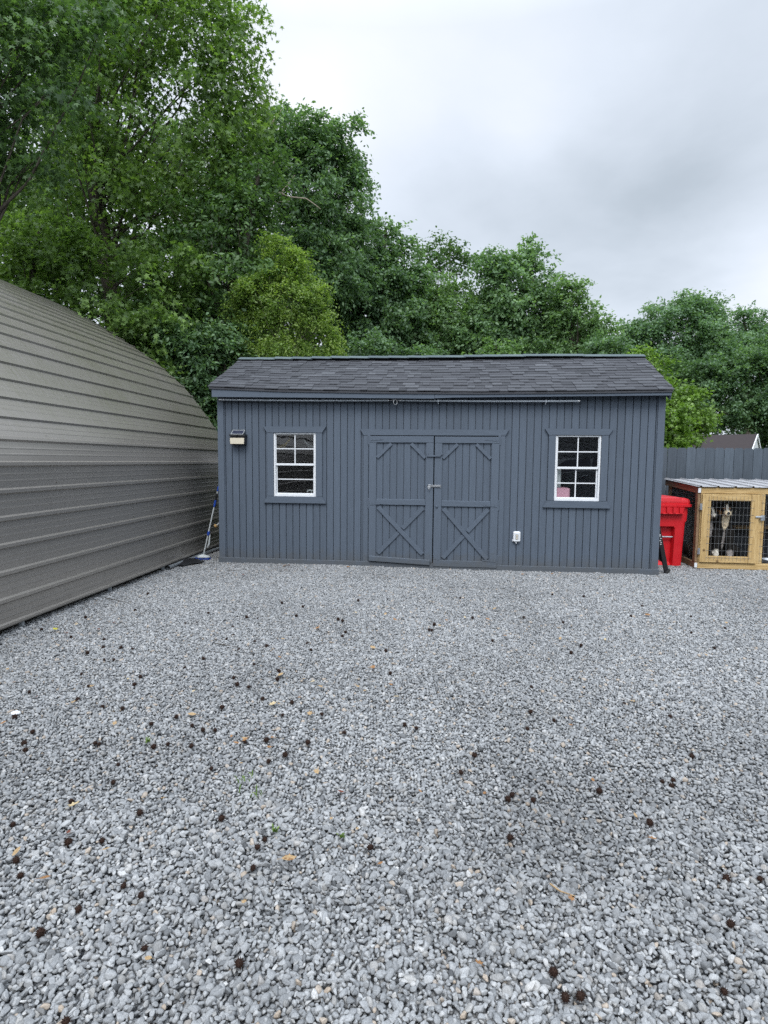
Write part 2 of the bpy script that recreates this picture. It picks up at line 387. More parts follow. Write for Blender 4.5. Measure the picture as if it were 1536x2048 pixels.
# ================================================================== SETTING: ground, gravel
def plane(name, x0, x1, y0, y1, z, mat, n=1):
    mb = MB(); mb.add([(x0, y0, z), (x1, y0, z), (x1, y1, z), (x0, y1, z)], [(0, 1, 2, 3)]); return mb.build(name, mat, fix=False)
tag(plane('ground', -400, 400, -300, 500, -.06, M['soil']), kind='structure')
tag(plane('gravel_yard', -16, 16, -12, 10.2, -.034, M['bed']), kind='structure')

def ico(sub):
    bm = bmesh.new(); bmesh.ops.create_icosphere(bm, subdivisions=sub, radius=1)
    v = np.array([x.co[:] for x in bm.verts]); f = np.array([[q.index for q in p.verts] for p in bm.faces]); bm.free(); return v, f
def stone_shape(v, r):
    n = r.normal(size=(9, 3)); n /= np.linalg.norm(n, axis=1)[:, None]; d = r.uniform(.42, .80, 9)
    dots = v @ n.T; lim = np.where(dots > .05, d[None, :]/np.maximum(dots, .05), 9).min(axis=1)
    rad = np.minimum(1.0, lim); o = v*rad[:, None]*1.24
    return o*np.array([r.uniform(.95, 1.3), r.uniform(.75, 1.05), r.uniform(.55, .85)])
ico1, ico2 = ico(2), ico(3)
def rotm(r):
    q = r.normal(size=4); q /= np.linalg.norm(q); a, b, c, d = q
    return np.array([[1-2*(c*c+d*d), 2*(b*c-a*d), 2*(b*d+a*c)], [2*(b*c+a*d), 1-2*(b*b+d*d), 2*(c*d-a*b)], [2*(b*d-a*c), 2*(c*d+a*b), 1-2*(b*b+c*c)]])
TILE = .5
def stone_tile(seed, ic, base):
    r = np.random.default_rng(seed); V0, F0 = ic; shapes = [stone_shape(V0, r) for _ in range(24)]
    vs, fs, tn, hu = [], [], [], []; k = 0; nv = len(V0)
    def put(x, y, z, s, flat):
        nonlocal k
        m = rotm(r)
        p = (shapes[r.integers(24)] @ m.T)*s; p[:, 2] *= .82
        vs.append(p+[x, y, z]); fs.append(F0+k*nv); k += 1
        tn.append(np.full(nv, np.clip(r.normal(.55, .20), 0, 1))); hu.append(np.full(nv, r.random()))
    sp = .0185; rows = int(TILE/sp)
    for i in range(rows):                       # lower layer fills the gaps
        for j in range(rows):
            put((i+.5+r.uniform(-.4, .4))*TILE/rows, (j+.5+r.uniform(-.4, .4))*TILE/rows, -.021+r.uniform(-.004, .003), r.uniform(.0075, .0125), False)
    sp = .0180; rows = int(TILE/(sp*.9))
    for i in range(rows):
        for j in range(rows):
            s = float(np.clip(r.lognormal(math.log(.0086), .32), .0048, .0165))
            put((i+.5+(.25 if j % 2 else -.25)+r.uniform(-.3, .3))*TILE/rows, (j+.5+r.uniform(-.33, .33))*TILE/rows, -.006+r.uniform(-.0045, .0045)+s*.12, s, False)
    vs = np.concatenate(vs); vs[:, :2] -= TILE/2
    F = np.concatenate(fs)
    return np_mesh(base, vs, F.ravel(), np.full(len(F), 3), M['stone'], None, dict(tone=np.concatenate(tn), hue=np.concatenate(hu)), smooth=(ic is ico1), link=False)
near_tiles = bpy.data.collections.new('stones_near'); far_tiles = bpy.data.collections.new('stones_far')
for i in range(4): near_tiles.objects.link(stone_tile(100+i, ico2, 'stones_near_%d' % i))
for i in range(7): far_tiles.objects.link(stone_tile(200+i, ico1, 'stones_far_%d' % i))

def scatter(name, pts, coll, label, n):
    """one object: tiles of loose stones laid side by side by geometry nodes"""
    pts = np.array(pts); r = np.random.default_rng(5)
    o = np_mesh(name, pts, [], [], M['stone'], None, dict(rot=r.integers(0, 4, len(pts))*PI/2, pick=r.integers(0, n, len(pts)).astype(float)))
    ng = bpy.data.node_groups.new(name, 'GeometryNodeTree')
    ng.interface.new_socket('Geometry', in_out='INPUT', socket_type='NodeSocketGeometry'); ng.interface.new_socket('Geometry', in_out='OUTPUT', socket_type='NodeSocketGeometry')
    gi = ng.nodes.new('NodeGroupInput'); go = ng.nodes.new('NodeGroupOutput')
    ip = ng.nodes.new('GeometryNodeInstanceOnPoints'); ci = ng.nodes.new('GeometryNodeCollectionInfo')
    ci.inputs['Collection'].default_value = coll; ci.inputs['Separate Children'].default_value = True; ci.inputs['Reset Children'].default_value = True
    ip.inputs['Pick Instance'].default_value = True
    a1 = ng.nodes.new('GeometryNodeInputNamedAttribute'); a1.data_type = 'FLOAT'; a1.inputs['Name'].default_value = 'rot'
    a2 = ng.nodes.new('GeometryNodeInputNamedAttribute'); a2.data_type = 'FLOAT'; a2.inputs['Name'].default_value = 'pick'
    cx = ng.nodes.new('ShaderNodeCombineXYZ'); f2 = ng.nodes.new('FunctionNodeFloatToInt'); e2r = ng.nodes.new('FunctionNodeEulerToRotation')
    L = ng.links.new
    L(gi.outputs[0], ip.inputs['Points']); L(ci.outputs[0], ip.inputs['Instance']); L(a1.outputs[0], cx.inputs[2]); L(cx.outputs[0], e2r.inputs[0]); L(e2r.outputs[0], ip.inputs['Rotation'])
    L(a2.outputs[0], f2.inputs[0]); L(f2.outputs[0], ip.inputs['Instance Index']); L(ip.outputs[0], go.inputs[0])
    md = o.modifiers.new('scatter', 'NODES'); md.node_group = ng
    return tag(o, label, 'gravel', kind='stuff')
near_pts, far_pts = [], []
for i in range(-12, 20):
    for j in range(-3, 20):
        x, y = (i+.5)*TILE, (j+.5)*TILE
        if x < -5.2 or x > 9.5: continue
        # leave out what lies under the shed
        if -2.1 < x < 3.5 and y > 9.0: continue
        z = .010*math.sin(x*1.3+y*.7)*math.cos(y*1.1-x*.4)
        (near_pts if math.hypot(x, y) < 2.7 and y > .4 else far_pts).append((x, y, z))
scatter('gravel_close', near_pts, near_tiles, 'loose blue grey crushed stone gravel nearest the foot of the photo', 4)
scatter('gravel', far_pts, far_tiles, 'blue grey crushed stone gravel spread over the yard up to the shed', 7)

# ================================================================== SHED
TH = R_(-6.3); SO = Vector((-2.3637, 8.6154, 0)); SW, SD = 6.06, 2.44
shed = empty('garden_shed', SO, TH, 'long slate blue grey wooden shed with black shingle roof and white windows', 'shed')
HW = 2.36
W1 = (.806, 1.411, .968, 1.862); W2 = (4.686, 5.276, .966, 1.842)
DO = (2.155, 3.952, .035, 1.83)
def wall_boards():
    mb = MB(); xs = []; x = 0.0; g = .0125; pitch = SW/62
    holes = [W1, W2, DO]
    for i in range(62):
        a = i*pitch+g/2; b = (i+1)*pitch-g/2
        mb.tone = random.uniform(.34, .66)
        cuts = sorted({a, b}|{h[k] for h in holes for k in (0, 1) if a < h[k] < b})
        for p, q in zip(cuts, cuts[1:]):
            zz = [(.02, HW)]
            for h in holes:
                if p >= h[0]-1e-6 and q <= h[1]+1e-6:
                    zz = [s for u, v in zz for s in ((u, min(v, h[2])), (max(u, h[3]), v)) if s[1]-s[0] > .01]
            for u, v in zz: mb.box(p, q, 0, .0195, u, v)
    # sheet behind the grooves with the same openings
    ex = sorted({.01, SW-.01}|{h[k] for h in holes for k in (0, 1)}); ez = sorted({.02, HW}|{h[k] for h in holes for k in (2, 3)})
    for p, q in zip(ex, ex[1:]):
        for u, v in zip(ez, ez[1:]):
            m = ((p+q)/2, (u+v)/2)
            if any(h[0] < m[0] < h[1] and h[2] < m[1] < h[3] for h in holes): continue
            mb.box(p, q, .020, .032, u, v)
    return mb.build('front_wall', M['siding'], shed)
wall_boards()
n = 25
for sx in (0, 1):
    mb = MB()
    for i in range(n):
        y0 = .04+i*(SD-.08)/n; mb.tone = random.uniform(.34, .66)
        if sx: mb.box(SW-.012, SW, y0+.005, y0+(SD-.08)/n-.005, .02, HW+.05)
        else: mb.box(0, .012, y0+.005, y0+(SD-.08)/n-.005, .02, HW+.05)
    mb.box(SW-.03, SW-.0125, .035, SD-.03, .02, HW+.05) if sx else mb.box(.0125, .03, .035, SD-.03, .02, HW+.05)
    # gable triangles
    x0, x1 = (SW-.03, SW-.002) if sx else (.002, .03)
    mb.add([(x0, .02, HW+.04), (x1, .02, HW+.04), (x1, SD-.02, HW+.04), (x0, SD-.02, HW+.04), (x0, 1.2, 2.97), (x1, 1.2, 2.97)], [(0, 1, 2, 3), (0, 1, 5, 4), (2, 3, 4, 5), (0, 4, 3), (1, 2, 5)])
    mb.build('side_wall', M['siding'], shed)
mb = MB(); mb.box(.03, SW-.03, SD-.03, SD, .02, HW+.02); mb.build('back_wall', M['siding'], shed)
mb = MB(); mb.box(.031, SW-.031, .031, SD-.031, .02, .07); mb.box(.031, SW-.031, .036, SD-.031, 2.36, 2.375)
mb.box(.031, SW-.031, SD-.045, SD-.031, .07, 2.36); mb.box(2.02, 2.06, .036, SD-.05, .07, 2.36); mb.build('floor', M['darkroom'], shed)
for (x0, x1) in ((-.012, .078), (SW-.078, SW+.012)):
    mb = MB(); mb.box(x0, x1, -.016, -.002, .0, 2.37, .002)
    mb.box(x0 if x0 < 1 else x1-.014, (x0+.014) if x0 < 1 else x1, -.0, .09, .0, 2.37, .002); mb.build('corner_board', M['trimv'], shed)
mb = MB()
mb.bar((-.02, -.024, .034), (3.3, -.024, .028), .022, .085, .003); mb.bar((3.302, -.024, .020), (SW+.02, -.024, .026), .022, .092, .003)
mb.build('skirt_board', M['trimh'], shed)

def ez_(x):  # the eave sags a little, left end kicked up
    t = np.interp(x, [-.1, .9, 2.4, 3.6, 5.0, 6.2], [2.487, 2.442, 2.412, 2.400, 2.405, 2.418]); return float(t)
def rz_(x): return float(np.interp(x, [-.1, .4, 1.5, 3.0, 4.6, 6.1], [3.080, 3.078, 3.058, 3.046, 3.056, 3.066]))
EY, RY = -.175, 1.15
def roof_z(x, y):
    t = (y-EY)/(RY-EY); return ez_(x)+(rz_(x)-ez_(x))*t
def roof():
    X0, X1 = -.085, SW+.055
    mb = MB(); nx = 40; mb.tone = .4
    # deck, front and back slope
    def grid(y0, z0f, y1, z1f, dz):
        vs = []
        for i in range(nx+1):
            x = X0+.015+(X1-X0-.03)*i/nx
            for k in (0, 1):
                y, zf = (y0, z0f) if k == 0 else (y1, z1f)
                vs.append((x, y, zf(x)-dz)); vs.append((x, y, zf(x)-dz-.02))
        fs = []
        for i in range(nx):
            a = i*4; b = a+4
            fs += [(a, b, b+2, a+2), (a+1, a+3, b+3, b+1), (a, a+1, b+1, b), (a+2, b+2, b+3, a+3)]
        fs += [(0, 2, 3, 1), (nx*4, nx*4+1, nx*4+3, nx*4+2)]
        mb.add(vs, fs)
    grid(EY+.01, ez_, RY, rz_, .006)
    grid(SD+.17, ez_, RY+.003, rz_, .006)
    rows = 13
    for face in (0, 1):
        ya, yb = (EY, RY) if face == 0 else (SD+.19, RY+.003)
        for r in range(rows):
            t0 = r/rows; t1 = (r+1.35)/rows; x = X0-random.uniform(0, .15); raised = random.random() < .5
            while x < X1:
                w = random.choice((.10, .14, .16, .19, .24, .30)) * random.uniform(.9, 1.1)
                a, b = max(x, X0+random.uniform(-.006, .006)), min(x+w, X1+random.uniform(-.006, .006))
                raised = not raised if random.random() < .8 else raised
                x += w
                if b-a < .015: continue
                tn = random.gauss(.50, .14)+(.09 if raised else -.11); mb.tone = min(1, max(0, tn))
                lift = .013+(.008 if raised else 0)+random.uniform(-.0012, .0015)
                dl = random.uniform(-.004, .004) + (0 if raised else .008)
                def P(xx, tt, up):
                    y = ya+(yb-ya)*tt; f = min(tt, 1.0)
                    z = ez_(xx)+(rz_(xx)-ez_(xx))*min(tt, 1.02)
                    return (xx, y if tt <= 1 else ya+(yb-ya)*1.0, z+up)
                s0 = t0+dl/1.4; s1 = min(t1, 1.0)
                g = .0012
                vs = [P(a+g, s0, lift), P(b-g, s0, lift), P(b-g, s1, .0015+(.003 if raised else 0)), P(a+g, s1, .0015+(.003 if raised else 0)),
                      P(a+g, s0, lift-.012), P(b-g, s0, lift-.012), P(b-g, s1, -.004), P(a+g, s1, -.004)]
                mb.add(vs, [(0, 1, 2, 3), (4, 7, 6, 5), (0, 4, 5, 1), (1, 5, 6, 2), (3, 2, 6, 7), (0, 3, 7, 4)])
    o = mb.build('roof', M['shingle'], shed)
    # ridge cap, buckled and lifted along the middle
    mc = MB(); x = X0; k = 0
    while x < X1-.05:
        w = random.uniform(.27, .31); a = x; b = min(x+w+.03, X1); mc.tone = random.uniform(.25, .9)
        mid = math.exp(-((a-3.0)/2.4)**4); up = .012+.034*mid+random.uniform(0, .006); h0 = .004; dr = .055
        up2 = up+.006
        vs = []
        for xx, u in ((a, up2), (b, up)):
            z = rz_(xx)+.006
            for dy, dz in ((-.125, -dr+.010+u), (-.06, -.022+u), (0, u+.004), (.06, -.022+u), (.125, -dr+.010+u)):
                vs.append((xx, RY+dy, z+dz)); 
            for dy, dz in ((.125, -dr+.004+u), (.06, -.029+u), (0, u-.003), (-.06, -.029+u), (-.125, -dr+.004+u)):
                vs.append((xx, RY+dy, z+dz))
        mc.add(vs, [tuple(range(10)), tuple(range(19, 9, -1))]+[(i, (i+1) % 10, (i+1) % 10+10, i+10) for i in range(10)])
        x += w; k += 1
    mc.build('ridge_cap', M['ridge'], o)
roof()
# fascia in two lengths that follow the sag, rake boards
for a, b in ((-.035, 3.06), (3.064, SW+.03)):
    mb = MB(); n = 12; top = []; 
    vs = []
    for i in range(n+1):
        x = a+(b-a)*i/n; zt = ez_(x)-.018; zb = float(np.interp(x, [0, 3.06, 3.07, SW], [2.350, 2.318, 2.330, 2.352]))
        vs += [(x, -.152, zb), (x, -.152, zt), (x, -.13, zt), (x, -.13, zb)]
    fs = [(0, 1, 2, 3), (4*n+3, 4*n+2, 4*n+1, 4*n)]
    for i in range(n):
        for k in range(4): fs.append((4*i+k, 4*i+4+k, 4*i+4+(k+1) % 4, 4*i+(k+1) % 4))
    mb.add(vs, fs); mb.build('fascia_board', M['trimh'], shed)
mb = MB(); mb.box(0, SW, -.130, -.001, 2.362, 2.372); mb.build('soffit', M['trimh'], shed)
for x in (-.052, SW+.02):
    mb = MB()
    for s in (0, 1):
        y0, y1 = (-.12, RY) if s == 0 else (SD+.14, RY+.002)
        mb.bar((x+.012, y0, ez_(x)-.085+.02), (x+.012, y1, rz_(x)-.085), .022, .11, .002)
    mb.build('rake_board', M['trimh'], shed)

def casing(parent, x0, x1, z0, z1, top, bot, side, flare=.055, sill=True):
    mb = MB(); y0, y1 = -.027, -.0015
    mb.prism([(x0-side-flare, z1+top), (x1+side+flare, z1+top), (x1+side, z1+.004), (x0-side, z1+.004)], y0-.004, y1); mb.build('head_casing', M['trimh'], parent)
    for a, b in ((x0-side, x0-.002), (x1+.002, x1+side)):
        mb = MB(); mb.box(a, b, y0, y1, z0+.003, z1+.002, .002); mb.build('side_casing', M['trimv'], parent)
    if sill:
        mb = MB(); mb.prism([(x0-side-flare, z0-bot), (x1+side+flare, z0-bot), (x1+side+.004, z0+.001), (x0-side-.004, z0+.001)], y0-.004, y1); mb.build('sill_casing', M['trimh'], parent)
def window(hole, lower_split):
    x0, x1, z0, z1 = hole
    w = MB(); f = .024                                     # white vinyl frame
    w.box(x0, x0+f, -.012, .05, z0, z1, .002); w.box(x1-f, x1, -.012, .05, z0, z1, .002)
    w.box(x0+f, x1-f, -.012, .05, z1-f*.8, z1, .002); w.box(x0+f, x1-f, -.014, .05, z0, z0+.034, .002)
    wo = w.build('window', M['white'], shed)
    zm = (z0+z1)/2+.004
    us = MB(); us.box(x0+f+.001, x1-f-.001, .0, .028, zm-.014, zm+.016, .002)
    us.box(x0+f+.001, x0+f+.010, .001, .02, zm+.017, z1-f*.8-.001); us.box(x1-f-.010, x1-f-.001, .001, .02, zm+.017, z1-f*.8-.001)
    xm = (x0+x1)/2
    us.box(xm-.007, xm+.007, .003, .02, zm+.017, z1-f*.8-.001); zq = (zm+z1)/2
    us.box(x0+f+.011, xm-.0075, .003, .02, zq-.007, zq+.007); us.box(xm+.0075, x1-f-.011, .003, .02, zq-.007, zq+.007)
    us.build('upper_sash', M['white'], wo)
    ls = MB(); zl = z0+.035
    ls.box(x0+f+.002, x0+f+.016, .022, .045, zl, zm-.015, .002); ls.box(x1-f-.020, x1-f-.002, .022, .045, zl, zm-.015, .002)
    ls.box(x0+f+.017, x1-f-.021, .022, .045, zl, zl+.012, .002)
    zq = (zl+zm)/2
    if lower_split:
        xm2 = xm-.012
        ls.box(xm2-.007, xm2+.007, .026, .042, zl+.013, zm-.015); ls.box(x0+f+.017, xm2-.0075, .026, .042, zq-.007, zq+.007); ls.box(xm2+.0075, x1-f-.021, .026, .042, zq-.007, zq+.007)
    else: ls.box(x0+f+.017, x1-f-.021, .026, .042, zq-.007, zq+.007)
    ls.build('lower_sash', M['white'], wo)
    g = MB(); g.add([(x0+f, .012, zm), (x1-f, .012, zm), (x1-f, .012, z1-.018), (x0+f, .012, z1-.018)], [(0, 1, 2, 3)])
    g.add([(x0+f, .036, z0+.03), (x1-f, .036, z0+.03), (x1-f, .036, zm), (x0+f, .036, zm)], [(0, 1, 2, 3)])
    g.build('glass', M['glass'], wo)
    casing(wo, x0, x1, z0, z1, .088, .092, .092)
    return wo
window(W1, False); window(W2, True)
casing(shed, DO[0]+.005, DO[1]-.005, .03, 1.83, .085, 0, .072, .048, sill=False)

def hinge(parent, x, z, s):                                  # s=+1 strap runs to +x
    mb = MB(); mb.box(x-.018, x+.018, -.034, -.0285, z-.075, z+.075, .002); mb.tube([(x+s*.012, -.036, z-.04), (x+s*.012, -.036, z+.04)], .007, 8)
    mb.prism([(x+s*.018, z+.022), (x+s*.20, z+.006), (x+s*.20, z-.008), (x+s*.018, z-.022)][::s], -.0475, -.0435)
    for q in (.05, .10, .16): mb.tube([(x+s*q, -.0485, z), (x+s*q, -.0505, z)], .006, 6)
    mb.build('hinge', M['trimv'], parent, smooth=True)
def door(x0, x1, z0, z1, side, low_rail, dz):
    mb = MB(); n = 7; a0, a1 = x0+.004, x1-.004; p = (a1-a0)/9.2; x = a0
    i = 0
    while x < a1-.01:
        mb.tone = random.uniform(.4, .6); mb.box(x+.006, min(x+p, a1)-.006, -.0235, -.0075, z0, z1); x += p; i += 1
    mb.box(a0, a1, -.0073, -.002, z0, z1)
    d = mb.build('door', M['siding'], shed)
    y0, y1 = -.0425, -.024; st = .103
    zr = .90
    for k, (a, b) in enumerate(((x0, x0+st), (x1-st, x1))):
        mb = MB(); mb.tone = .55; mb.box(a, b, y0, y1, z0+(.03 if low_rail else .09), z1-.09, .003); mb.build('stile', M['trimv'], d)
    mb = MB(); mb.tone = .52; mb.box(x0, x1, y0-.0015, y1, z1-.09+.0015, z1, .003); mb.build('rail', M['trimh'], d)
    mb = MB(); mb.tone = .57; mb.box(x0+st+.001, x1-st-.001, y0-.001, y1, zr-.036+dz, zr+.046+dz, .004); mb.build('rail', M['trimh'], d)
    if low_rail:                                              # warped loose board
        mb = MB(); mb.bar((x0+.01, -.052, z0+.075), (x1-.03, -.050, z0+.035), .022, .075, .006); mb.build('rail', M['trimh'], d)
    else:
        mb = MB(); mb.box(x0, x1, y0-.001, y1, z0, z0+.088, .003); mb.build('rail', M['trimh'], d)
    zb = z0+.12 if low_rail else z0+.092; zt = zr-.04+dz; a, b = x0+st+.002, x1-st-.002; bw = .058
    def brace(p, q, yy, name='diagonal_brace'):
        mb = MB(); mb.tone = random.uniform(.45, .6); p = Vector((p[0], yy, p[1])); q = Vector((q[0], yy, q[1])); mb.bar(p, q, bw, .016, .002, up=(0, 1, 0)); return mb.build(name, M['trimh'], d)
    e = .028
    brace((a+e, zt-e), (b-e, zb+e), -.0345); 
    c = Vector(((a+b)/2, 0, (zt+zb)/2)); dirv = Vector((b-a, 0, zt-zb)).normalized()
    P0 = Vector((a+e, 0, zb+e)); P1 = Vector((b-e, 0, zt-e)); off = .042
    # the second diagonal is cut in two against the first
    brace((P0.x, P0.z), (c.x-dirv.x*off, c.z-dirv.z*off), -.0335); brace((c.x+dirv.x*off, c.z+dirv.z*off), (P1.x, P1.z), -.0335)
    zc = z1-.09; bw = .045
    brace((a+.008, zc-.205), (a+.205, zc-.012), -.034, 'corner_brace'); brace((b-.008, zc-.205), (b-.205, zc-.012), -.034, 'corner_brace')
    for hz in (1.78, .89, .13 if side > 0 else None):
        if hz is None: continue
        hinge(d, x0 if side < 0 else x1, hz, 1 if side < 0 else -1)
    return d
dl = door(2.166, 3.058, .045, 1.822, -1, True, .01)
dr = door(3.072, 3.944, .028, 1.818, 1, False, 0)
mb = MB(); mb.box(3.030, 3.155, -.056, -.0485, 1.128, 1.158, .003); mb.box(2.985, 3.028, -.060, -.0445, 1.125, 1.163, .004); mb.box(3.155, 3.165, -.052, -.0445, 1.122, 1.164)
mb.tube([(2.992, -.066, 1.140), (2.992, -.072, 1.115), (3.006, -.074, 1.095), (3.016, -.072, 1.118), (3.012, -.064, 1.14)], .0045, 8)
mb.build('hasp', M['steel'], dl)
mb = MB(); mb.bar((2.965, -.052, 1.552), (3.155, -.056, 1.556), .016, .022, .002); mb.prism([(3.135, 1.545), (3.165, 1.567), (3.19, 1.590), (3.08, 1.588), (3.08, 1.567)], -.062, -.047); mb.box(2.97, 2.985, -.062, -.043, 1.552, 1.59)
mb.build('turn_latch', M['trimh'], dr)
mb = MB(); mb.tube([(3.112, -.0430, .865), (3.112, -.058, .865), (3.112, -.062, .865)], [.020, .016, .006], 12); mb.build('door_knob', M['trimv'], dr, smooth=True)

# things seen through and on the shed
def in_shed(v): return SO + Matrix.Rotation(TH, 3, 'Z') @ Vector(v)
def shed_mb(mb, name, mat, smooth=False):                    # a free-standing thing whose mesh is given in the shed's frame
    c = Vector((sum(v[0] for v in mb.v)/len(mb.v), sum(v[1] for v in mb.v)/len(mb.v), min(v[2] for v in mb.v)))
    mb.v = [(v[0]-c.x, v[1]-c.y, v[2]-c.z) for v in mb.v]
    o = mb.build(name, mat, smooth=smooth); o.location = in_shed(c); o.rotation_euler = (0, 0, TH); return o
lamp = empty('solar_wall_light', in_shed((.306, 0, 1.69)), TH, 'black solar wall light with cream diffuser mounted left of the left shed window', 'wall light')
mb = MB(); mb.prism([(-.112, .118), (.112, .118), (.112, .145), (-.112, .145)], -.115, -.002); mb.box(-.108, .108, -.098, -.002, .004, .118, .006); mb.build('housing', M['black'], lamp)
mb = MB(); mb.prism([(-.098, .012), (.098, .012), (.102, .095), (-.102, .095)], -.112, -.0985); mb.build('diffuser', M['cream'], lamp)
mb = MB(); mb.add([(-.085, -.112, .147), (.085, -.112, .147), (.085, -.03, .205), (-.085, -.03, .205), (-.085, -.106, .140), (.085, -.106, .140), (.085, -.024, .198), (-.085, -.024, .198)], [(0, 1, 2, 3), (4, 7, 6, 5), (0, 4, 5, 1), (1, 5, 6, 2), (2, 6, 7, 3), (3, 7, 4, 0)])
sp_ = mb.build('solar_panel', M['solar'], lamp)
mb = MB()
for a, b in (((-.086, -.113, .147), (.086, -.113, .147)), ((.086, -.113, .147), (.086, -.031, .206)), ((.086, -.031, .206), (-.086, -.031, .206)), ((-.086, -.031, .206), (-.086, -.113, .147))): mb.tube([a, b], .003, 6)
mb.build('panel_frame', M['palegrey'], sp_)
mb = MB(); mb.tube([(0, -.113, .130), (0, -.128, .128), (0, -.131, .127)], [.014, .012, .004], 10); mb.build('motion_sensor', M['black'], lamp, smooth=True)

box = empty('outlet_box', in_shed((4.205, 0, .385)), TH, 'white weatherproof outlet box on the shed wall right of the doors', 'outlet box')
mb = MB(); mb.box(-.048, .048, -.052, -.002, .010, .155, .014); mb.box(-.056, -.046, -.030, -.006, .015, .045, .003); mb.build('cover', M['white'], box, smooth=35)
mb = MB(); mb.box(-.020, .020, -.0545, -.0522, .045, .118, .0); mb.build('clear_window', simple('grey_outlet_face', (.32, .33, .33), .3, 0, .3, 80, 0), box)
mb = MB(); mb.box(-.010, .010, -.057, -.0547, .052, .076); mb.box(-.010, .010, -.057, -.0547, .088, .110); mb.build('receptacle', M['cream'], box)
mb = MB(); mb.tube([(-.008, -.034, .012), (-.008, -.034, -.004), (-.004, -.034, -.012)], [.009, .007, .005], 8); mb.build('cord_gland', M['white'], box)

def eave_rod(x0, x1, z0, z1, brk, label, segs):
    mb = MB(); L = x1-x0
    def P(x): return (x, -.085, z0+(z1-z0)*(x-x0)/L-.006*math.sin(PI*(x-x0)/L))
    pts = [P(x0+L*i/14) for i in range(15)]; mb.tube(pts, .0125, 10)
    o = shed_mb(mb, 'telescopic_rod', M['greyrod'], True); tag(o, label, 'rod', 'rods hung under the shed eave'); inv = Vector(o.location)
    def child(mb, name, mat):
        # bring shed-frame mesh into rod frame
        base = Matrix.Rotation(-TH, 3, 'Z') @ (inv-SO); mb.v = [(v[0]-base.x, v[1]-base.y, v[2]-base.z) for v in mb.v]; return mb.build(name, mat, o, smooth=True)
    for x in brk:
        mb = MB(); p = P(x); mb.box(x-.010, x+.010, -.100, -.002, p[2]-.018, p[2]+.017, .002); mb.box(x-.006, x+.006, -.05, -.044, p[2]-.04, p[2]-.018); child(mb, 'bracket', M['galv'])
    for a, b in segs:
        mb = MB(); mb.tube([P(a), P((a+b)/2), P(b)], [.0145, .0145, .0145], 10); child(mb, 'end_fitting', M['steel'])
    return o
eave_rod(.07, 2.44, 2.318, 2.302, (), 'left grey rod under the shed eave with a pale fitting at its outer end', ((.045, .075), (.105, .118), (.34, .358), (1.98, 1.993), (2.425, 2.445)))
eave_rod(2.60, 4.96, 2.302, 2.288, (3.11, 4.53), 'right grey rod under the shed eave held by two brackets', ((2.585, 2.605), (4.94, 4.965)))
mb = MB(); mb.tube([(2.45, -.085, 2.300), (2.53, -.09, 2.312), (2.585, -.085, 2.301)], .005, 6)
pts = [(2.53+.026*math.sin(t), -.09, 2.278+.034*math.cos(t)) for t in np.linspace(0, 2*PI, 13)]; mb.tube(pts, .0045, 6)
tag(shed_mb(mb, 'spring_hook', M['steel'], True), 'small steel loop hook between the two grey rods', 'hook')

# inside the shed
tb = empty('side_table', in_shed((4.62, .235, .07)), TH, 'pink painted table seen through the lower left panes of the right window', 'table')
mb = MB(); mb.box(-.42, .29, -.17, .25, .80, 1.065, .015); mb.build('table_body', M['pink'], tb)
for x in (-.36, .24):
    for y in (-.14, .21):
        mb = MB(); mb.box(x-.02, x+.02, y-.02, y+.02, 0, .80, .004); mb.build('leg', M['pink'], tb)
mb = MB(); mb.box(4.22, 4.785, .07, .22, 1.136, 1.42, .01); tag(shed_mb(mb, 'storage_box', M['palegrey']), 'pale grey box standing on the pink table behind the right window', 'box')
for k, (xa, col, lab) in enumerate(((.86, 'yellowcord', 'yellow cord looped behind the upper left pane of the left window'), (1.30, 'palegrey', 'white cord draped behind the upper right pane of the left window'))):
    mb = MB()
    for q in range(4):
        s = 1 if k == 0 else -1; w = .05+.035*q; zt = 1.90; 
        mb.tube([(xa+s*(.13-.01*q), .22+.01*q, zt), (xa+s*(.12), .2, 1.80-.01*q), (xa+s*(.07-.01*q), .2, 1.73-.02*q), (xa-s*.02*q, .2, 1.69-.012*q), (xa-s*(.06+.02*q), .2, 1.685-.012*q)], .0032, 5)
    tag(shed_mb(mb, 'hanging_cord', M[col], True), lab, 'cord')
mb = MB(); mb.tube([(1.325, .10, .97), (1.325, .10, 1.04), (1.31, .10, 1.055), (1.27, .10, 1.05), (1.262, .10, 1.03)], [.012, .011, .011, .010, .012], 8); mb.box(1.29, 1.36, .08, .12, 1.045, 1.06, .004)
mb.box(1.25, 1.42, .05, .2, .93, .97, .003); tag(shed_mb(mb, 'small_tap', M['palegrey'], True), 'small white tap at the lower right corner of the left window', 'tap')

# ================================================================== METAL BUILDING
PSI = R_(-4.705)
prof = [(-3.575, .055), (-3.585, 1.436), (-3.655, 1.654), (-3.772, 1.85), (-3.903, 2.037), (-4.031, 2.227), (-4.168, 2.409), (-4.305, 2.593), (-4.456, 2.764), (-4.629, 2.914), (-4.8, 3.066), (-4.978, 3.209), (-5.4, 3.49), (-5.82, 3.75), (-6.49, 4.11), (-7.27, 4.40), (-8.1, 4.56), (-9.0, 4.62)]
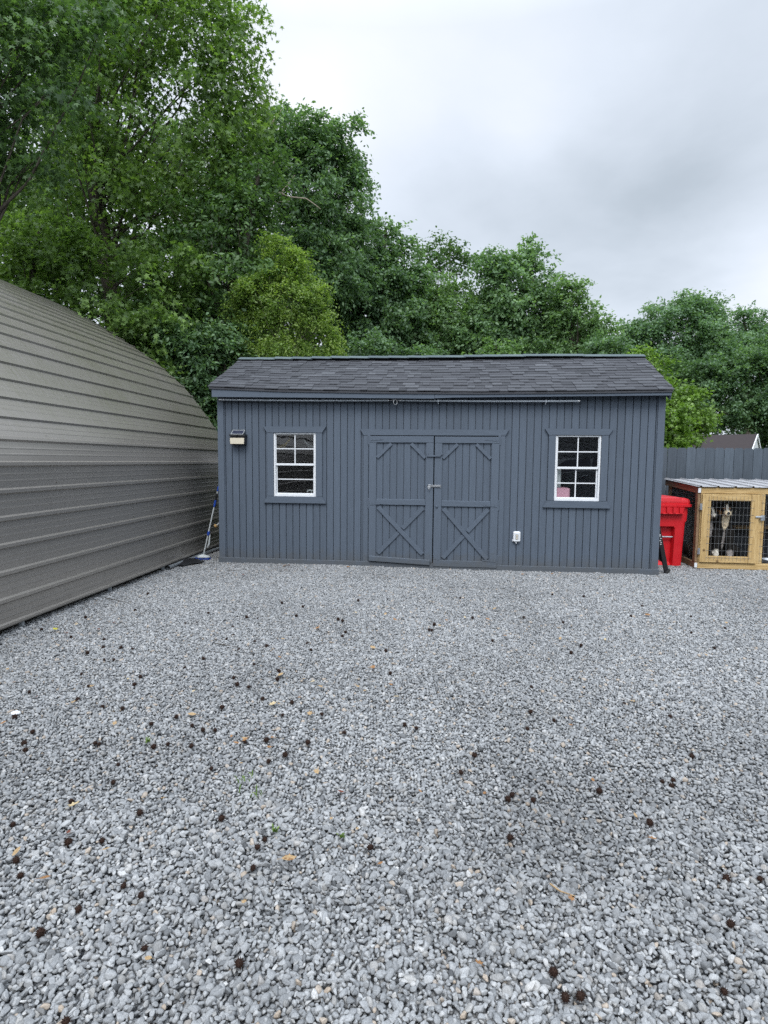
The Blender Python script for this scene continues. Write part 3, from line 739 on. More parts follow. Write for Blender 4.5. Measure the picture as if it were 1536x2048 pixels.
# subdivide smoothly by arc length
P = np.array(prof); seg = np.linalg.norm(np.diff(P, axis=0), axis=1); s_ = np.concatenate([[0], np.cumsum(seg)])
fine = np.arange(0, s_[-1], .02); xs = np.interp(fine, s_, P[:, 0]); zs = np.interp(fine, s_, P[:, 1])
k_ = np.hanning(13); k_ /= k_.sum(); pad = 6
xs2 = np.convolve(np.pad(xs, pad, mode='reflect', reflect_type='odd'), k_, 'valid'); zs2 = np.convolve(np.pad(zs, pad, mode='reflect', reflect_type='odd'), k_, 'valid')
s_total = s_[-1]
def prof_at(s):
    f = min(max(s, 0), fine[-1]); x = np.interp(f, fine, xs2); z = np.interp(f, fine, zs2); e = .03
    dx = np.interp(min(f+e, fine[-1]), fine, xs2)-np.interp(max(f-e, 0), fine, xs2); dz = np.interp(min(f+e, fine[-1]), fine, zs2)-np.interp(max(f-e, 0), fine, zs2)
    l = math.hypot(dx, dz); return np.array([x, z]), np.array([dz, -dx])/l
garage = empty('metal_building', (0, 0, 0), PSI, 'long arched building clad in ribbed taupe metal sheets left of the shed', 'metal building')
def cladding():
    # screws are pressed into the sheet as part of its mesh
    RIB = .2286; stations = []
    nr = int(s_total/RIB)+1
    stations.append((0, .004)); stations.append((.012, .019)); stations.append((.030, .019)); stations.append((.042, 0))
    for i in range(nr):
        c = i*RIB
        for m in (1, 2):
            p = c+RIB*m/3+.010*(1 if m == 1 else -1)
            stations += [(p-.010, 0), (p-.004, .0016), (p+.004, .0016), (p+.010, 0)]
        c2 = c+RIB
        stations += [(c2-.027, 0), (c2-.013, .019), (c2+.013, .019), (c2+.027, 0)]
    stations = [(s, h) for s, h in stations if s < s_total]
    ring = [tuple(prof_at(s)[0]+prof_at(s)[1]*h) for s, h in stations]
    full = ring+[(-18.0-x, z) for x, z in ring[::-1]]
    ys = [-2.0, 1, 4.0, 7.0, 10.48]; n = len(full); vs = []
    for iy, y in enumerate(ys):
        for x, z in full: vs.append((x+.004*math.sin(y*2+z*3), y, z))
    fs = [(j*n+i, j*n+i+1, (j+1)*n+i+1, (j+1)*n+i) for j in range(len(ys)-1) for i in range(n-1)]
    mb = MB(); mb.add(vs, fs)
    for y in np.arange(-1.8, 10.4, 1.45):
        for i in range(1, int(s_total/RIB), 2):
            p, nn = prof_at(i*RIB+.055); c = Vector((p[0], y, p[1])); d = Vector((nn[0], 0, nn[1])); mb.tube([c, c+d*.006], .0075, 6)
    o = mb.build('cladding', M['sheet'], garage, fix=False)
    md = o.modifiers.new('thickness', 'SOLIDIFY'); md.thickness = .0012; md.offset = -1
cladding()
# tube frame inside and its feet
for y in (-1.8, .2, 1.7, 3.2, 4.93, 6.38, 7.72, 9.1, 10.4):
    mb = MB(); pts = [(-3.62, y, -.03)]+[(p[0]-n_[0]*.045, y, p[1]-n_[1]*.045) for p, n_ in (prof_at(s) for s in np.linspace(.0, s_total-.05, 22))]
    pts = pts+[(-18-q[0], y, q[2]) for q in pts[::-1]]; mb.tube(pts, .027, 8); mb.build('frame_hoop', M['galv'], garage, smooth=True)
mb = MB(); mb.box(-3.60, -3.562, -2, 10.4, .052, .080, .003); mb.build('base_trim', M['sheet'], garage)
mb = MB(); mb.box(-14.4, -3.66, -1.9, 10.35, -.02, .012); mb.build('floor_slab', simple('dark_dirt_floor', (.03, .027, .023), .95, 0, .4, 4, .5), garage)

# ---- things by the gap between the two buildings
p0 = gpt(337, 1139); p1 = gpt(432, 1102)
dd = (p1-p0).normalized()
mb = MB(); mb.tube([Vector((0, 0, .028)), Vector((dd.x*2.6, dd.y*2.6, .035))], .024, 12, cap=False); mb.tube([Vector((dd.x*2.6, dd.y*2.6, .035)), Vector((0, 0, .028))], .0205, 12, cap=False)
o = mb.build('steel_pipe', M['galv'], smooth=True); o.location = p0; tag(o, 'grey steel pipe lying on the ground between the metal building and the shed', 'pipe')
brush = empty('telescopic_brush', gpt(406, 1119), 0, 'blue and silver telescopic scrub brush leaning against the shed corner', 'brush')
top = at(437.5, 972, 8.75)-gpt(406, 1119)
mb = MB(); mb.tube([top*.03+Vector((0, 0, .03)), top*.98], .010, 8); mb.build('pole', M['palegrey'], brush, smooth=True)
for a, b, r in ((.97, 1.03, .017), (.50, .545, .0135)): 
    pass
for a, b, r in ((.93, 1.0, .015), (.72, .81, .018), (.335, .385, .022)):
    mb = MB(); mb.tube([top*a, top*((a+b)/2), top*b], [r*.8, r, r*.8], 10); mb.build('grip_sleeve', M['blue'], brush, smooth=True)
mb = MB(); mb.tube([top*.81, top*.90], .0115, 8); mb.build('dark_sleeve', M['black'], brush, smooth=True)
mb = MB(); mb.loft([[(x*s, y*s*.6, z) for x, y in ((-.10, .02), (-.065, -.06), (.065, -.06), (.10, .02), (.05, .07), (-.05, .07))] for z, s in ((.030, 1), (.045, 1.0), (.058, .8), (.075, .25))]); mb.build('brush_head', M['palegrey'], brush)
mb = MB()
for i in range(90):
    x, y = random.uniform(-.11, .10), random.uniform(-.04, .035); mb.tube([(x, y, .032), (x*1.08, y*1.15, .002)], .004, 4, False)
mb.build('bristles', M['blue'], brush)
mb = MB(); mb.tube([top*.34+Vector((.03, -.02, 0)), top*.22+Vector((.045, -.02, 0)), top*.17+Vector((.03, -.02, 0))], [.010, .014, .008], 8); mb.build('spray_bottle', M['palegrey'], brush, smooth=True)
mb = MB(); c = at(431, 1052, 8.9); q = at(440, 1045, 8.9); mb.tube([q-c+Vector((.06, .02, .03)), q-c, Vector((.012, 0, .006))], .009, 8)
o = mb.build('hose_nozzle', M['palegrey'], smooth=True); o.location = c
mb = MB(); mb.tube([(.018, 0, .010), (-.004, 0, -.004), (-.010, 0, -.008)], [.024, .030, .022], 12); mb.build('nozzle_tip', M['brass'], o, smooth=True)
tag(o, 'tan round nozzle poking out from behind the left shed corner', 'nozzle')
# black tarp scrap under the brush
mb = MB(); c = gpt(378, 1126); n = 18; vs = []; 
for j in range(6):
    for i in range(n):
        t = 2*PI*i/n; rr = (j/5)*(1+.18*math.sin(3*t+1)+.1*math.sin(7*t)); vs.append((.17*rr*math.cos(t), .26*rr*math.sin(t), .060-.045*(j/5)**2+.008*math.sin(5*t+j)*(j > 0)))
fs = [(j*n+i, j*n+(i+1) % n, (j+1)*n+(i+1) % n, (j+1)*n+i) for j in range(5) for i in range(n)]
mb.add(vs, fs); o = mb.build('tarp_scrap', M['black'], smooth=True); o.location = c; tag(o, 'crumpled black sheet on the gravel under the brush head', 'tarp')

# ================================================================== RED BIN
bin_ = empty('wheelie_bin', (4.07, 8.63, 0), R_(-2), 'bright red wheeled bin with ribbed lid standing right of the shed', 'bin')
def bin_body():
    nx, nz = 60, 56; vs = []; fs = []
    def halfw(z): return .262+.028*z/.9+(.022 if z > .655 else (.022*max(0, (z-.63)/.025) if z > .63 else 0))
    def depth(z): return .60+.08*z/.9
    def rec(x, z):
        d = 0
        if .0 <= z < .555 and abs(x) < .115: d = .085 if z < .47 else .085
        e = min(abs(x)-.115, 0) if z < .555 else 1
        if z < .555 and .115 <= abs(x) < .128: d = .085*(1-(abs(x)-.115)/.013)
        if .555 <= z < .575 and abs(x) < .115: d = .085*(1-(z-.555)/.02)
        if z < .03: d *= .5+.5*z/.03
        return d
    zs_ = np.concatenate([np.linspace(0, .54, 26), np.linspace(.545, .585, 6), np.linspace(.60, .67, 8), np.linspace(.69, .90, 8)])
    xs_ = np.concatenate([np.linspace(-1, -.48, 10), np.linspace(-.455, -.395, 6), np.linspace(-.35, .35, 11), np.linspace(.395, .455, 6), np.linspace(.48, 1, 10)])
    rings = []
    for z in zs_:
        w = halfw(z); D = depth(z); ring = []
        for u in xs_:
            x = u*w; rx = max(0, abs(u)-.86)/.14; y = .035*(1-math.sqrt(max(0, 1-rx*rx)))
            ring.append((x, y+rec(x, z)-.03*z/.9, z))
        for k in range(1, 9): ring.append((w, D*k/9, z))
        for u in np.linspace(1, -1, 12): ring.append((u*w, D, z))
        for k in range(8, 0, -1): ring.append((-w, D*k/9, z))
        rings.append(ring)
    mb = MB(); mb.loft(rings); return mb.build('bin_body', M['red'], bin_, smooth=30)
bin_body()
mb = MB()
def rr(w, d0, d1, z, c=.04):
    return [(-w, d0+c, z), (-w+c, d0, z), (w-c, d0, z), (w, d0+c, z), (w, d1-c, z), (w-c, d1, z), (-w+c, d1, z), (-w, d1-c, z)]
mb.loft([rr(.338, -.065, .70, .855), rr(.345, -.075, .71, .865), rr(.345, -.075, .71, .897), rr(.325, -.055, .69, .902), rr(.328, -.058, .69, .925), rr(.318, -.045, .68, .965), rr(.28, .0, .64, .985)])
mb.loft([rr(.20, -.060, .60, .935, .02), rr(.195, -.05, .60, .985, .02), rr(.17, .03, .56, 1.0, .02)])
mb.loft([rr(.215, -.078, -.03, .768, .01), rr(.235, -.080, -.03, .854, .01)])
lid = mb.build('lid', M['red'], bin_, smooth=30)
for x in (-.19, -.10, -.01, .08, .17):
    mb = MB(); mb.prism([(x-.019, .775), (x+.017, .775), (x+.021, .858), (x-.021, .858)], -.100, -.0805); mb.build('lid_rib', M['red'], lid)
mb = MB(); mb.box(-.215, .215, -.096, -.0785, .760, .772, .003); mb.build('lid_lip', M['red'], lid)
mb = MB(); mb.tube([(-.118, .028, .418), (.118, .028, .418)], .0125, 10); mb.build('lift_bar', M['galv'], bin_, smooth=True)
for s in (-1, 1):
    mb = MB(); mb.tube([(s*.225, .62, .125), (s*.29, .62, .125)], .125, 20); mb.build('wheel', M['tyre'], bin_, smooth=30)

# ================================================================== BLACK STAND
foot = gpt(1333, 1146); st = empty('folding_stand', foot, 0, 'black folding stand with worn white lettering leaning on the right shed corner', 'stand')
tp = at(1312.5, 1040, 8.03)-foot
mb = MB(); mb.bar((0, 0, .0), tp, .062, .030, .006, up=(0, -1, 0)); leg = mb.build('leg', M['black'], st)
mb = MB(); mb.bar((.03, .0, .012), (.0, 0, .035), .075, .05, .01, up=(0, -1, 0)); mb.build('rubber_foot', M['tyre'], leg)
d = tp.normalized(); sx = d.cross(Vector((0, -1, 0))).normalized()
rr_ = random.Random(3)
for k in range(9):                                            # scuffed white lettering, too worn to read
    c = tp*(.55+.036*k)+Vector((0, -.0175, 0)); h = .010
    for q in range(1):
        mb = MB(); a = c+sx*rr_.uniform(-.016, .010)+d*rr_.uniform(-.005, .005); mb.bar(a-sx*.006, a+sx*rr_.uniform(.006, .014)+d*rr_.uniform(-.008, .008), .006, .0012, 0, up=(0, -1, 0)); mb.bar(a-sx*.002-d*.006, a+sx*.001+d*.007, .006, .0016, 0, up=(0, -1, 0)); mb.build('letter', M['white'], leg)

l2 = at(1312, 1132, 8.18)-foot
mb = MB(); mb.bar((l2.x-.09, l2.y+.03, .005), (tp.x-.045, tp.y+.01, tp.z-.05), .055, .03, .006, up=(0, -1, 0)); mb.build('leg', M['black'], st)
mb = MB(); mb.prism([(-.19, .24), (-.02, .02+.10), (-.035, .20), (-.10, .33), (-.19, .36)], .035, .055); mb.build('spreader', M['black'], st)

# ================================================================== KENNEL
KA = R_(-7); KO = Vector((4.462, 8.452, 0)); KW, KD = 1.84, 1.36
ken = empty('dog_kennel', KO, KA, 'pine framed dog kennel with wire mesh sides and corrugated metal roof', 'kennel')
def kt(z): return z
def beam(x0, x1, y0, y1, z0, z1, mat, name='beam', par=ken, bev=.004):
    mb = MB(); mb.box(x0, x1, y0, y1, z0, z1, bev); return mb.build(name, M[mat], par)
FT, BT = 1.150, 1.215
beam(.0, KW, -.019, .019, 1.065, FT, 'pinex'); beam(.0, KW, -.019, .019, 0, .088, 'pinex')
beam(.002, .040, -.016, .09, .089, 1.064, 'pinez', 'post')
beam(.770, .850, -.017, .019, .52, 1.064, 'pinez', 'post'); beam(.766, .850, -.017, .019, .089, .518, 'pinez', 'post')
beam(KW-.08, KW-.002, -.016, .019, .089, 1.064, 'pinez', 'post')
for y in (KD-.04,):
    for x in (0, KW-.04): beam(x, x+.04, y-.05, y, 0, BT-.09, 'pinez', 'post')
    beam(0, KW, y+.001, KD, BT-.088, BT, 'tanboard'); beam(0, KW, y+.001, KD, 0, .088, 'tanboard')
for x in (-.040, KW+.002):                                     # side rails, stained red
    for (za, zb) in (((1.065+FT)/2, BT-.044), (.045, .045)):
        mb = MB(); mb.bar((x+.019, -.018, za), (x+.019, KD, zb), .036, .086, .003); mb.build('side_rail', M['redwood'], ken)
    beam(x+.001, x+.037, -.010, .075, .090, 1.06, 'redwood', 'side_post')
for z in (.012, 1.075):
    mb = MB(); mb.box(-.043, -.006, -.0225, -.0185, z, z+.066); mb.build('corner_bracket', M['white'], ken)
# door with its mesh
dr_ = beam(.012, .128, -.046, -.0205, .092, 1.060, 'pinez', 'kennel_door')
beam(.129, .655, -.045, -.0205, .965, 1.060, 'pinex', 'door_rail', dr_); beam(.129, .655, -.045, -.0205, .092, .185, 'pinex', 'door_rail', dr_); beam(.656, .762, -.046, -.0205, .092, 1.060, 'pinez', 'door_stile', dr_)
mb = MB(); mb.box(.72, .83, -.056, -.048, .735, .763, .002); mb.tube([(.715, -.058, .749), (.80, -.060, .749)], .007, 8); mb.box(.785, .84, -.053, -.046, .70, .775, .001); mb.build('bolt', M['galv'], dr_)
for z in (.25, .88):
    mb = MB(); mb.box(-.02, .012, -.050, -.047, z-.045, z+.045); mb.tube([(-.004, -.052, z-.045), (-.004, -.052, z+.045)], .006, 8); mb.build('hinge', M['galv'], dr_)
def wire(x0, x1, z0, z1, y, par, dx=.0508, dz=.1016, axis='x', r=.0015):
    mb = MB(); x = x0+dx*.3
    def P(a, z): return (a, y, z) if axis == 'x' else (y, a, z)
    while x < x1: mb.tube([P(x, z0), P(x+.002, z1)], r*.8, 4, False); x += dx
    z = z0+dz*.4
    while z < z1: mb.tube([P(x0, z), P((x0+x1)/2, z+.002), P(x1, z)], r, 4, False); z += dz
    return mb.build('wire_mesh', M['steel'], par)
wire(.085, .70, .12, 1.03, -.0485, dr_); wire(.80, KW-.01, .09, 1.06, -.0195, ken); wire(.06, KD-.03, .08, 1.08, -.003, ken, .0508, .1016, 'y', .0014); wire(.06, KD-.03, .08, 1.08, KW+.001, ken, .0508, .1016, 'y', .0014)
mb = MB(); mb.box(.041, KW-.041, KD-.055, KD-.043, .0, BT-.1); mb.build('back_panel', M['charcoal'], ken)
mb = MB(); mb.box(.02, KW-.02, .03, KD-.06, .004, .02); mb.build('floor', simple('dirt_floor', (.05, .042, .034), .95, 0, .4, 9, .5), ken)
beam(.9, KW-.05, KD-.40, KD-.06, .48, .50, 'tanboard', 'shelf')
# corrugated roof
mb = MB(); sec = []; x = -.055; 
while x < KW+.06:
    sec += [(x, 0), (x+.022, 0), (x+.030, .017), (x+.050, .017), (x+.058, 0), (x+.115, 0), (x+.120, .004), (x+.128, .004), (x+.133, 0), (x+.172, 0)]
    sec += []; x += .2286
n = len(sec); y0, y1 = -.045, KD+.05
def rz2(y): return FT+.012+(BT-FT)*(y/KD)
vs = [(a, y0, rz2(y0)+h) for a, h in sec]+[(a, y1, rz2(y1)+h) for a, h in sec]
mb.add(vs, [(i, i+1, n+i+1, n+i) for i in range(n-1)]); ro = mb.build('roof', simple('kennel_roof_steel', (.44, .44, .455), .4, .3, .15, 8, .1), ken, fix=False)
md = ro.modifiers.new('t', 'SOLIDIFY'); md.thickness = .002
def K2W(v): return KO+Matrix.Rotation(KA, 3, 'Z') @ Vector(v)
for i, (x, y, r, h, lab) in enumerate(((1.10, .22, .15, .10, 'large metal water bowl on the kennel floor right of the middle post'), (.58, .35, .11, .045, 'low metal bowl on the kennel floor beside the seated dog'))):
    mb = MB(); R2 = [(r*.8, 0), (r*.95, h*.5), (r, h), (r*1.06, h), (r*.96, h-.006), (r*.75, .01)]
    mb.loft([[(a*math.cos(2*PI*k/24), a*math.sin(2*PI*k/24), z) for k in range(24)] for a, z in R2]); o = mb.build('bowl', M['steel'], smooth=True); o.location = K2W((x, y, .022)); tag(o, lab, 'bowl')
mb = MB(); bm = bmesh.new(); bmesh.ops.create_icosphere(bm, subdivisions=2, radius=.036); mb.bm(bm)
for k in range(4): mb.tube([(.03*math.cos(k*1.6), .03*math.sin(k*1.6), .01), (.05*math.cos(k*1.6), .05*math.sin(k*1.6), .03)], [.012, .004], 6)
o = mb.build('chew_toy', M['white'], smooth=True); o.location = K2W((.52, .16, .055)); tag(o, 'small white chew toy on the kennel floor by the dogs', 'toy')

# ================================================================== DOGS
def fur(name, patches, base):
    """patches: (centre, radius vector, colour, softness) in the dog's own space"""
    t = NT(name); co = t.coord(); ns = t.noise(t.coord(scale=(1, 1, .5)), 34, 5, .7)
    c = t.mix(ns, tuple(x*.7 for x in base), tuple(x*1.5 for x in base))
    for cen, rad, col in patches:
        mp = t.N('ShaderNodeMapping'); mp.vector_type = 'POINT'; t.L(t.N('ShaderNodeTexCoord').outputs['Object'], mp.inputs[0])
        mp.inputs['Location'].default_value = tuple(-a/b for a, b in zip(cen, rad)); mp.inputs['Scale'].default_value = tuple(1/b for b in rad)
        ln = t.N('ShaderNodeVectorMath'); ln.operation = 'LENGTH'; t.L(mp.outputs[0], ln.inputs[0])
        f = t.math('ADD', ln.outputs['Value'], t.math('MULTIPLY', t.math('SUBTRACT', ns, .5), .7))
        c = t.mix(t.ramp(f, [(.82, 1.0), (1.0, 0.0)]), c, t.mix(ns, tuple(x*.75 for x in col), tuple(min(1, x*1.2) for x in col)))
    t.pbr(c, .85, 0, t.bump(ns, .9, .012), .2); return t.m
def blobs(name, parts, mat, voxel=.011):
    """one continuous body: tapered limbs and volumes fused by a voxel remesh"""
    mb = MB()
    for p in parts:
        pts, rs = p
        P_ = [Vector(q) for q in pts]
        for i in range(len(P_)-1):
            L_ = (P_[i+1]-P_[i]).length; k = max(2, int(L_/.015))
            for j in range(k+1):
                t = j/k; c = P_[i].lerp(P_[i+1], t); r = rs[i]+(rs[i+1]-rs[i])*t
                bm = bmesh.new(); bmesh.ops.create_icosphere(bm, subdivisions=2, radius=r, matrix=Matrix.Translation(c)); mb.bm(bm)
    o = mb.build(name, mat, smooth=True, fix=False)
    md = o.modifiers.new('r', 'REMESH'); md.mode = 'VOXEL'; md.voxel_size = voxel; md.use_smooth_shade = True
    sm = o.modifiers.new('s', 'SMOOTH'); sm.iterations = 3; sm.factor = .5
    tx = bpy.data.textures.new('fur', 'CLOUDS'); tx.noise_scale = .03
    dp = o.modifiers.new('d', 'DISPLACE'); dp.texture = tx; dp.strength = .022; dp.mid_level = .5
    return o
BLK, TAN, CRM, WHT, GRY = (.012, .011, .010), (.30, .17, .08), (.72, .60, .42), (.85, .80, .70), (.34, .31, .29)
# facing -y; sitting upright with front paws on the floor
sit = [(((0, .20, .16), (0, .14, .30), (0, .06, .44), (0, .02, .54)), (.135, .135, .12, .095)),
       (((0, .02, .54), (0, -.03, .64)), (.085, .080)),                    # neck
       (((0, -.03, .68), (0, -.045, .70)), (.083, .080)),                  # skull
       (((0, -.09, .665), (0, -.165, .650)), (.052, .036)),                # muzzle
       (((.055, -.02, .735), (.095, -.025, .755), (.115, -.03, .715)), (.028, .026, .016)), (((-.055, -.02, .735), (-.095, -.025, .755), (-.115, -.03, .715)), (.028, .026, .016)),
       (((.075, .02, .42), (.078, -.01, .22), (.080, -.02, .05)), (.062, .042, .033)), (((-.075, .02, .42), (-.078, -.01, .22), (-.080, -.02, .05)), (.062, .042, .033)),
       (((.080, -.02, .035), (.080, -.065, .03)), (.036, .032)), (((-.080, -.02, .035), (-.080, -.065, .03)), (.036, .032)),
       (((.12, .20, .16), (.15, .06, .17)), (.105, .075)), (((-.12, .20, .16), (-.15, .06, .17)), (.105, .075)),
       (((.15, .06, .17), (.155, .14, .06)), (.06, .04)), (((-.15, .06, .17), (-.155, .14, .06)), (.06, .04)),
       (((.155, .13, .035), (.15, .0, .03)), (.036, .032)), (((-.155, .13, .035), (-.15, .0, .03)), (.036, .032)),
       (((0, .32, .10), (.10, .42, .05), (.22, .40, .04)), (.045, .04, .025))]
d1m = fur('black_tricolour_fur', (((0, -.08, .58), (.045, .14, .15), CRM), ((0, -.15, .655), (.05, .07, .05), CRM), ((0, -.10, .72), (.016, .10, .07), WHT), ((.075, -.05, .655), (.035, .10, .035), CRM), ((-.075, -.05, .655), (.035, .10, .03), TAN),
                                  ((.032, -.115, .715), (.014, .05, .012), TAN), ((-.032, -.115, .715), (.014, .05, .012), TAN), ((.08, -.06, .08), (.07, .12, .13), GRY), ((-.08, -.06, .08), (.07, .12, .13), WHT), ((0, -.05, .30), (.018, .2, .15), GRY)), BLK)
d1 = blobs('dog', sit, d1m); d1.location = K2W((.43, .24, .022)); d1.rotation_euler = (0, 0, KA+R_(-8)); d1.scale = (1.12, 1.05, 1.16)
tag(d1, 'black long haired dog with cream chest stripe and pale paws sitting behind the kennel door', 'dog')
for s in (-1, 1):
    mb = MB(); bm = bmesh.new(); bmesh.ops.create_icosphere(bm, subdivisions=2, radius=.011, matrix=Matrix.Translation((s*.032, -.118, .692))); mb.bm(bm); mb.build('eye', M['solar'], d1, smooth=True)
mb = MB(); bm = bmesh.new(); bmesh.ops.create_icosphere(bm, subdivisions=2, radius=.018, matrix=Matrix.Translation((0, -.197, .660))); mb.bm(bm); mb.build('nose', M['black'], d1, smooth=True)
d2m = fur('brown_white_fur', (((0, -.12, .665), (.05, .09, .05), WHT), ((0, -.08, .735), (.022, .10, .06), WHT), ((.06, -.06, .67), (.045, .09, .05), TAN), ((-.06, -.06, .67), (.045, .09, .05), TAN), ((.11, -.03, .73), (.05, .05, .05), TAN), ((-.11, -.03, .73), (.05, .05, .05), GRY), ((0, -.08, .45), (.06, .12, .14), GRY)), (.020, .016, .013))
d2 = blobs('dog', sit, d2m); d2.location = K2W((.235, .30, .022)); d2.rotation_euler = (0, 0, KA+R_(12)); d2.scale = (1.0, .95, 1.08)
tag(d2, 'brown and white faced dog half hidden by the left post of the kennel door', 'dog')
for s in (-1, 1):
    mb = MB(); bm = bmesh.new(); bmesh.ops.create_icosphere(bm, subdivisions=2, radius=.011, matrix=Matrix.Translation((s*.032, -.118, .692))); mb.bm(bm); mb.build('eye', M['solar'], d2, smooth=True)
mb = MB(); bm = bmesh.new(); bmesh.ops.create_icosphere(bm, subdivisions=2, radius=.018, matrix=Matrix.Translation((0, -.197, .660))); mb.bm(bm); mb.build('nose', M['black'], d2, smooth=True)

# ================================================================== FENCE
FA = R_(-6.3); FO = gpt(1330, 895.5+.0, 1.752); FO.z = 0
FO = Vector((4.0, 10.20, 0))
fen = empty('picket_fence', FO, FA, 'slate blue grey privacy fence of dog eared boards behind the kennel', 'fence')
x = -.9
i = 0
while x < 5.6 and i < 99:
    w = .149; mb = MB(); mb.tone = random.uniform(.15, .85); h = 1.745+random.uniform(-.006, .006); a, b = x+.0015, x+w-.0015-random.choice((0, 0, .002)); sl = random.uniform(-.003, .003)
    mb.prism([(a+sl, .02), (b+sl, .02), (b, h-.028), (b-.024, h), (a+.024, h), (a, h-.028)], random.uniform(-.002, .001), .016)
    mb.build('picket', M['fencep'], fen); x += w+.001+(.004 if i % 7 == 3 else 0); i += 1
for z in (.35, .95, 1.52):
    mb = MB(); mb.box(-.9, x, .0175, .055, z, z+.085, .003); mb.build('fence_rail', M['fencep'], fen)
for k in range(3):
    mb = MB(); mb.box(.2+k*2.4, .29+k*2.4, .0565, .145, 0, 1.70, .003); mb.build('fence_post', M['fencep'], fen)

# ================================================================== HOUSE BEYOND THE FENCE
hy = 28.0; a = at(1372, 880, hy); b = at(1484, 880, 26)
HA = R_(-40)
house = empty('house', (b.x, b.y, -1.35), HA, 'low house with plain dark brown roof and white gable beyond the fence', 'house')
HL, HWd = 9.0, 3.4
mb = MB(); mb.box(-HL, .20, .2, HWd-.2, 0, 3.0); mb.build('wall', simple('white_lap_siding', (.62, .64, .66), .6, 0, .03, 3, .1), house)
rz = 4.18; ez2 = 3.0
mb = MB()
for (y0, y1) in ((-.25, HWd/2), (HWd+.25, HWd/2)):
    mb.add([(-HL-.3, y0, ez2), (.3, y0, ez2), (.3, y1, rz), (-HL-.3, y1, rz), (-HL-.3, y0, ez2-.14), (.3, y0, ez2-.14), (.3, y1, rz-.14), (-HL-.3, y1, rz-.14)], [(0, 1, 2, 3), (7, 6, 5, 4), (0, 4, 5, 1), (1, 5, 6, 2), (3, 7, 4, 0)])
t = NT('brown_roof'); co = t.coord(scale=(1, 3, 3)); nn = t.noise(co, 6, 4); t.pbr(t.mix(nn, (.036, .030, .031), (.052, .044, .045)), .9, 0, t.bump(nn, .3, .02), .2); M['brownroof'] = t.m
mb.build('roof', M['brownroof'], house, fix=False)
mb = MB(); mb.add([(.29, .05, 2.98), (.29, HWd-.05, 2.98), (.29, HWd/2, rz-.16), (.205, .05, 2.98), (.205, HWd-.05, 2.98), (.205, HWd/2, rz-.16)], [(0, 1, 2), (5, 4, 3), (0, 3, 4, 1), (1, 4, 5, 2), (2, 5, 3, 0)]); mb.build('gable', M['white'], house)
for s in (0, 1):
    y0 = -.27 if s == 0 else HWd+.27
    mb = MB(); mb.bar((.325, y0, ez2-.05), (.325, HWd/2, rz-.05), .035, .12, .0); mb.build('bargeboard', M['white'], house)

# ================================================================== WHAT THE WINDOWS REFLECT, behind the photographer
nb = empty('neighbour_house', (1.5, -7.6, 0), R_(4), 'grey lap sided house standing behind the photographer, mirrored in the right window', 'house')
mb = MB(); z = .3
while z < 3.3: mb.add([(-6.5, .02, z), (7.5, .02, z), (7.5, -.004, z+.155), (-6.5, -.004, z+.155)], [(0, 1, 2, 3)]); mb.add([(-6.5, .02, z), (7.5, .02, z), (7.5, -.004, z), (-6.5, -.004, z)], [(0, 1, 2, 3)]); z += .155
mb.box(-6.5, 7.5, -6.0, -.006, 0, 3.3); mb.build('wall', simple('grey_lap_siding', (.30, .31, .33), .6, 0, .05, 3, .1), nb, fix=False)
mb = MB(); mb.add([(-6.9, .5, 3.2), (7.9, .5, 3.2), (7.9, -3, 4.9), (-6.9, -3, 4.9), (-6.9, -6.5, 3.2), (7.9, -6.5, 3.2)], [(0, 1, 2, 3), (3, 2, 5, 4)]); mb.build('roof', M['brownroof'], nb, fix=False)
for wx in (-3.8, -.5): 
    mb = MB(); mb.box(wx-.5, wx+.5, .021, .05, 1.0, 2.3, .005); wo = mb.build('window', M['white'], nb); mb = MB(); mb.box(wx-.44, wx+.44, .051, .055, 1.06, 2.24); mb.build('pane', M['solar'], wo)
car = empty('parked_car', (3.6, -2.6, 0), R_(6), 'grey sport utility car parked behind the photographer, mirrored in the right window', 'car')
paint = simple('grey_car_paint', (.30, .32, .34), .25, .5, .05, 3, 0)
lo = [(-2.35, .32), (-2.40, .62), (-2.36, .92), (-2.25, 1.04), (-1.15, 1.13), (-1.0, 1.16), (1.9, 1.16), (2.2, 1.12), (2.32, .9), (2.36, .6), (2.30, .34)]
up = [(-1.15, 1.13), (-.45, 1.66), (-.2, 1.74), (.4, 1.78), (1.4, 1.75), (1.75, 1.68), (2.15, 1.15)]
arch = lambda cx: [(cx+.42*math.cos(t), .36+.42*math.sin(t)) for t in np.linspace(0, PI, 11)]
poly = lo[:1]+lo[1:]+[(2.0, .28)]+[p for p in arch(1.42) if p[1] >= .28]+[(-.9+.0, .24)]+[p for p in arch(-1.45) if p[1] >= .28]
mb = MB(); mb.prism(poly, -.92, .92); mb.build('body', paint, car)
mb = MB(); mb.loft([[(x*1.0, s*.88*(1 if z < 1.2 else .80), z) for x, z in up] for s in (-1, 1)]); mb.build('cabin', paint, car)
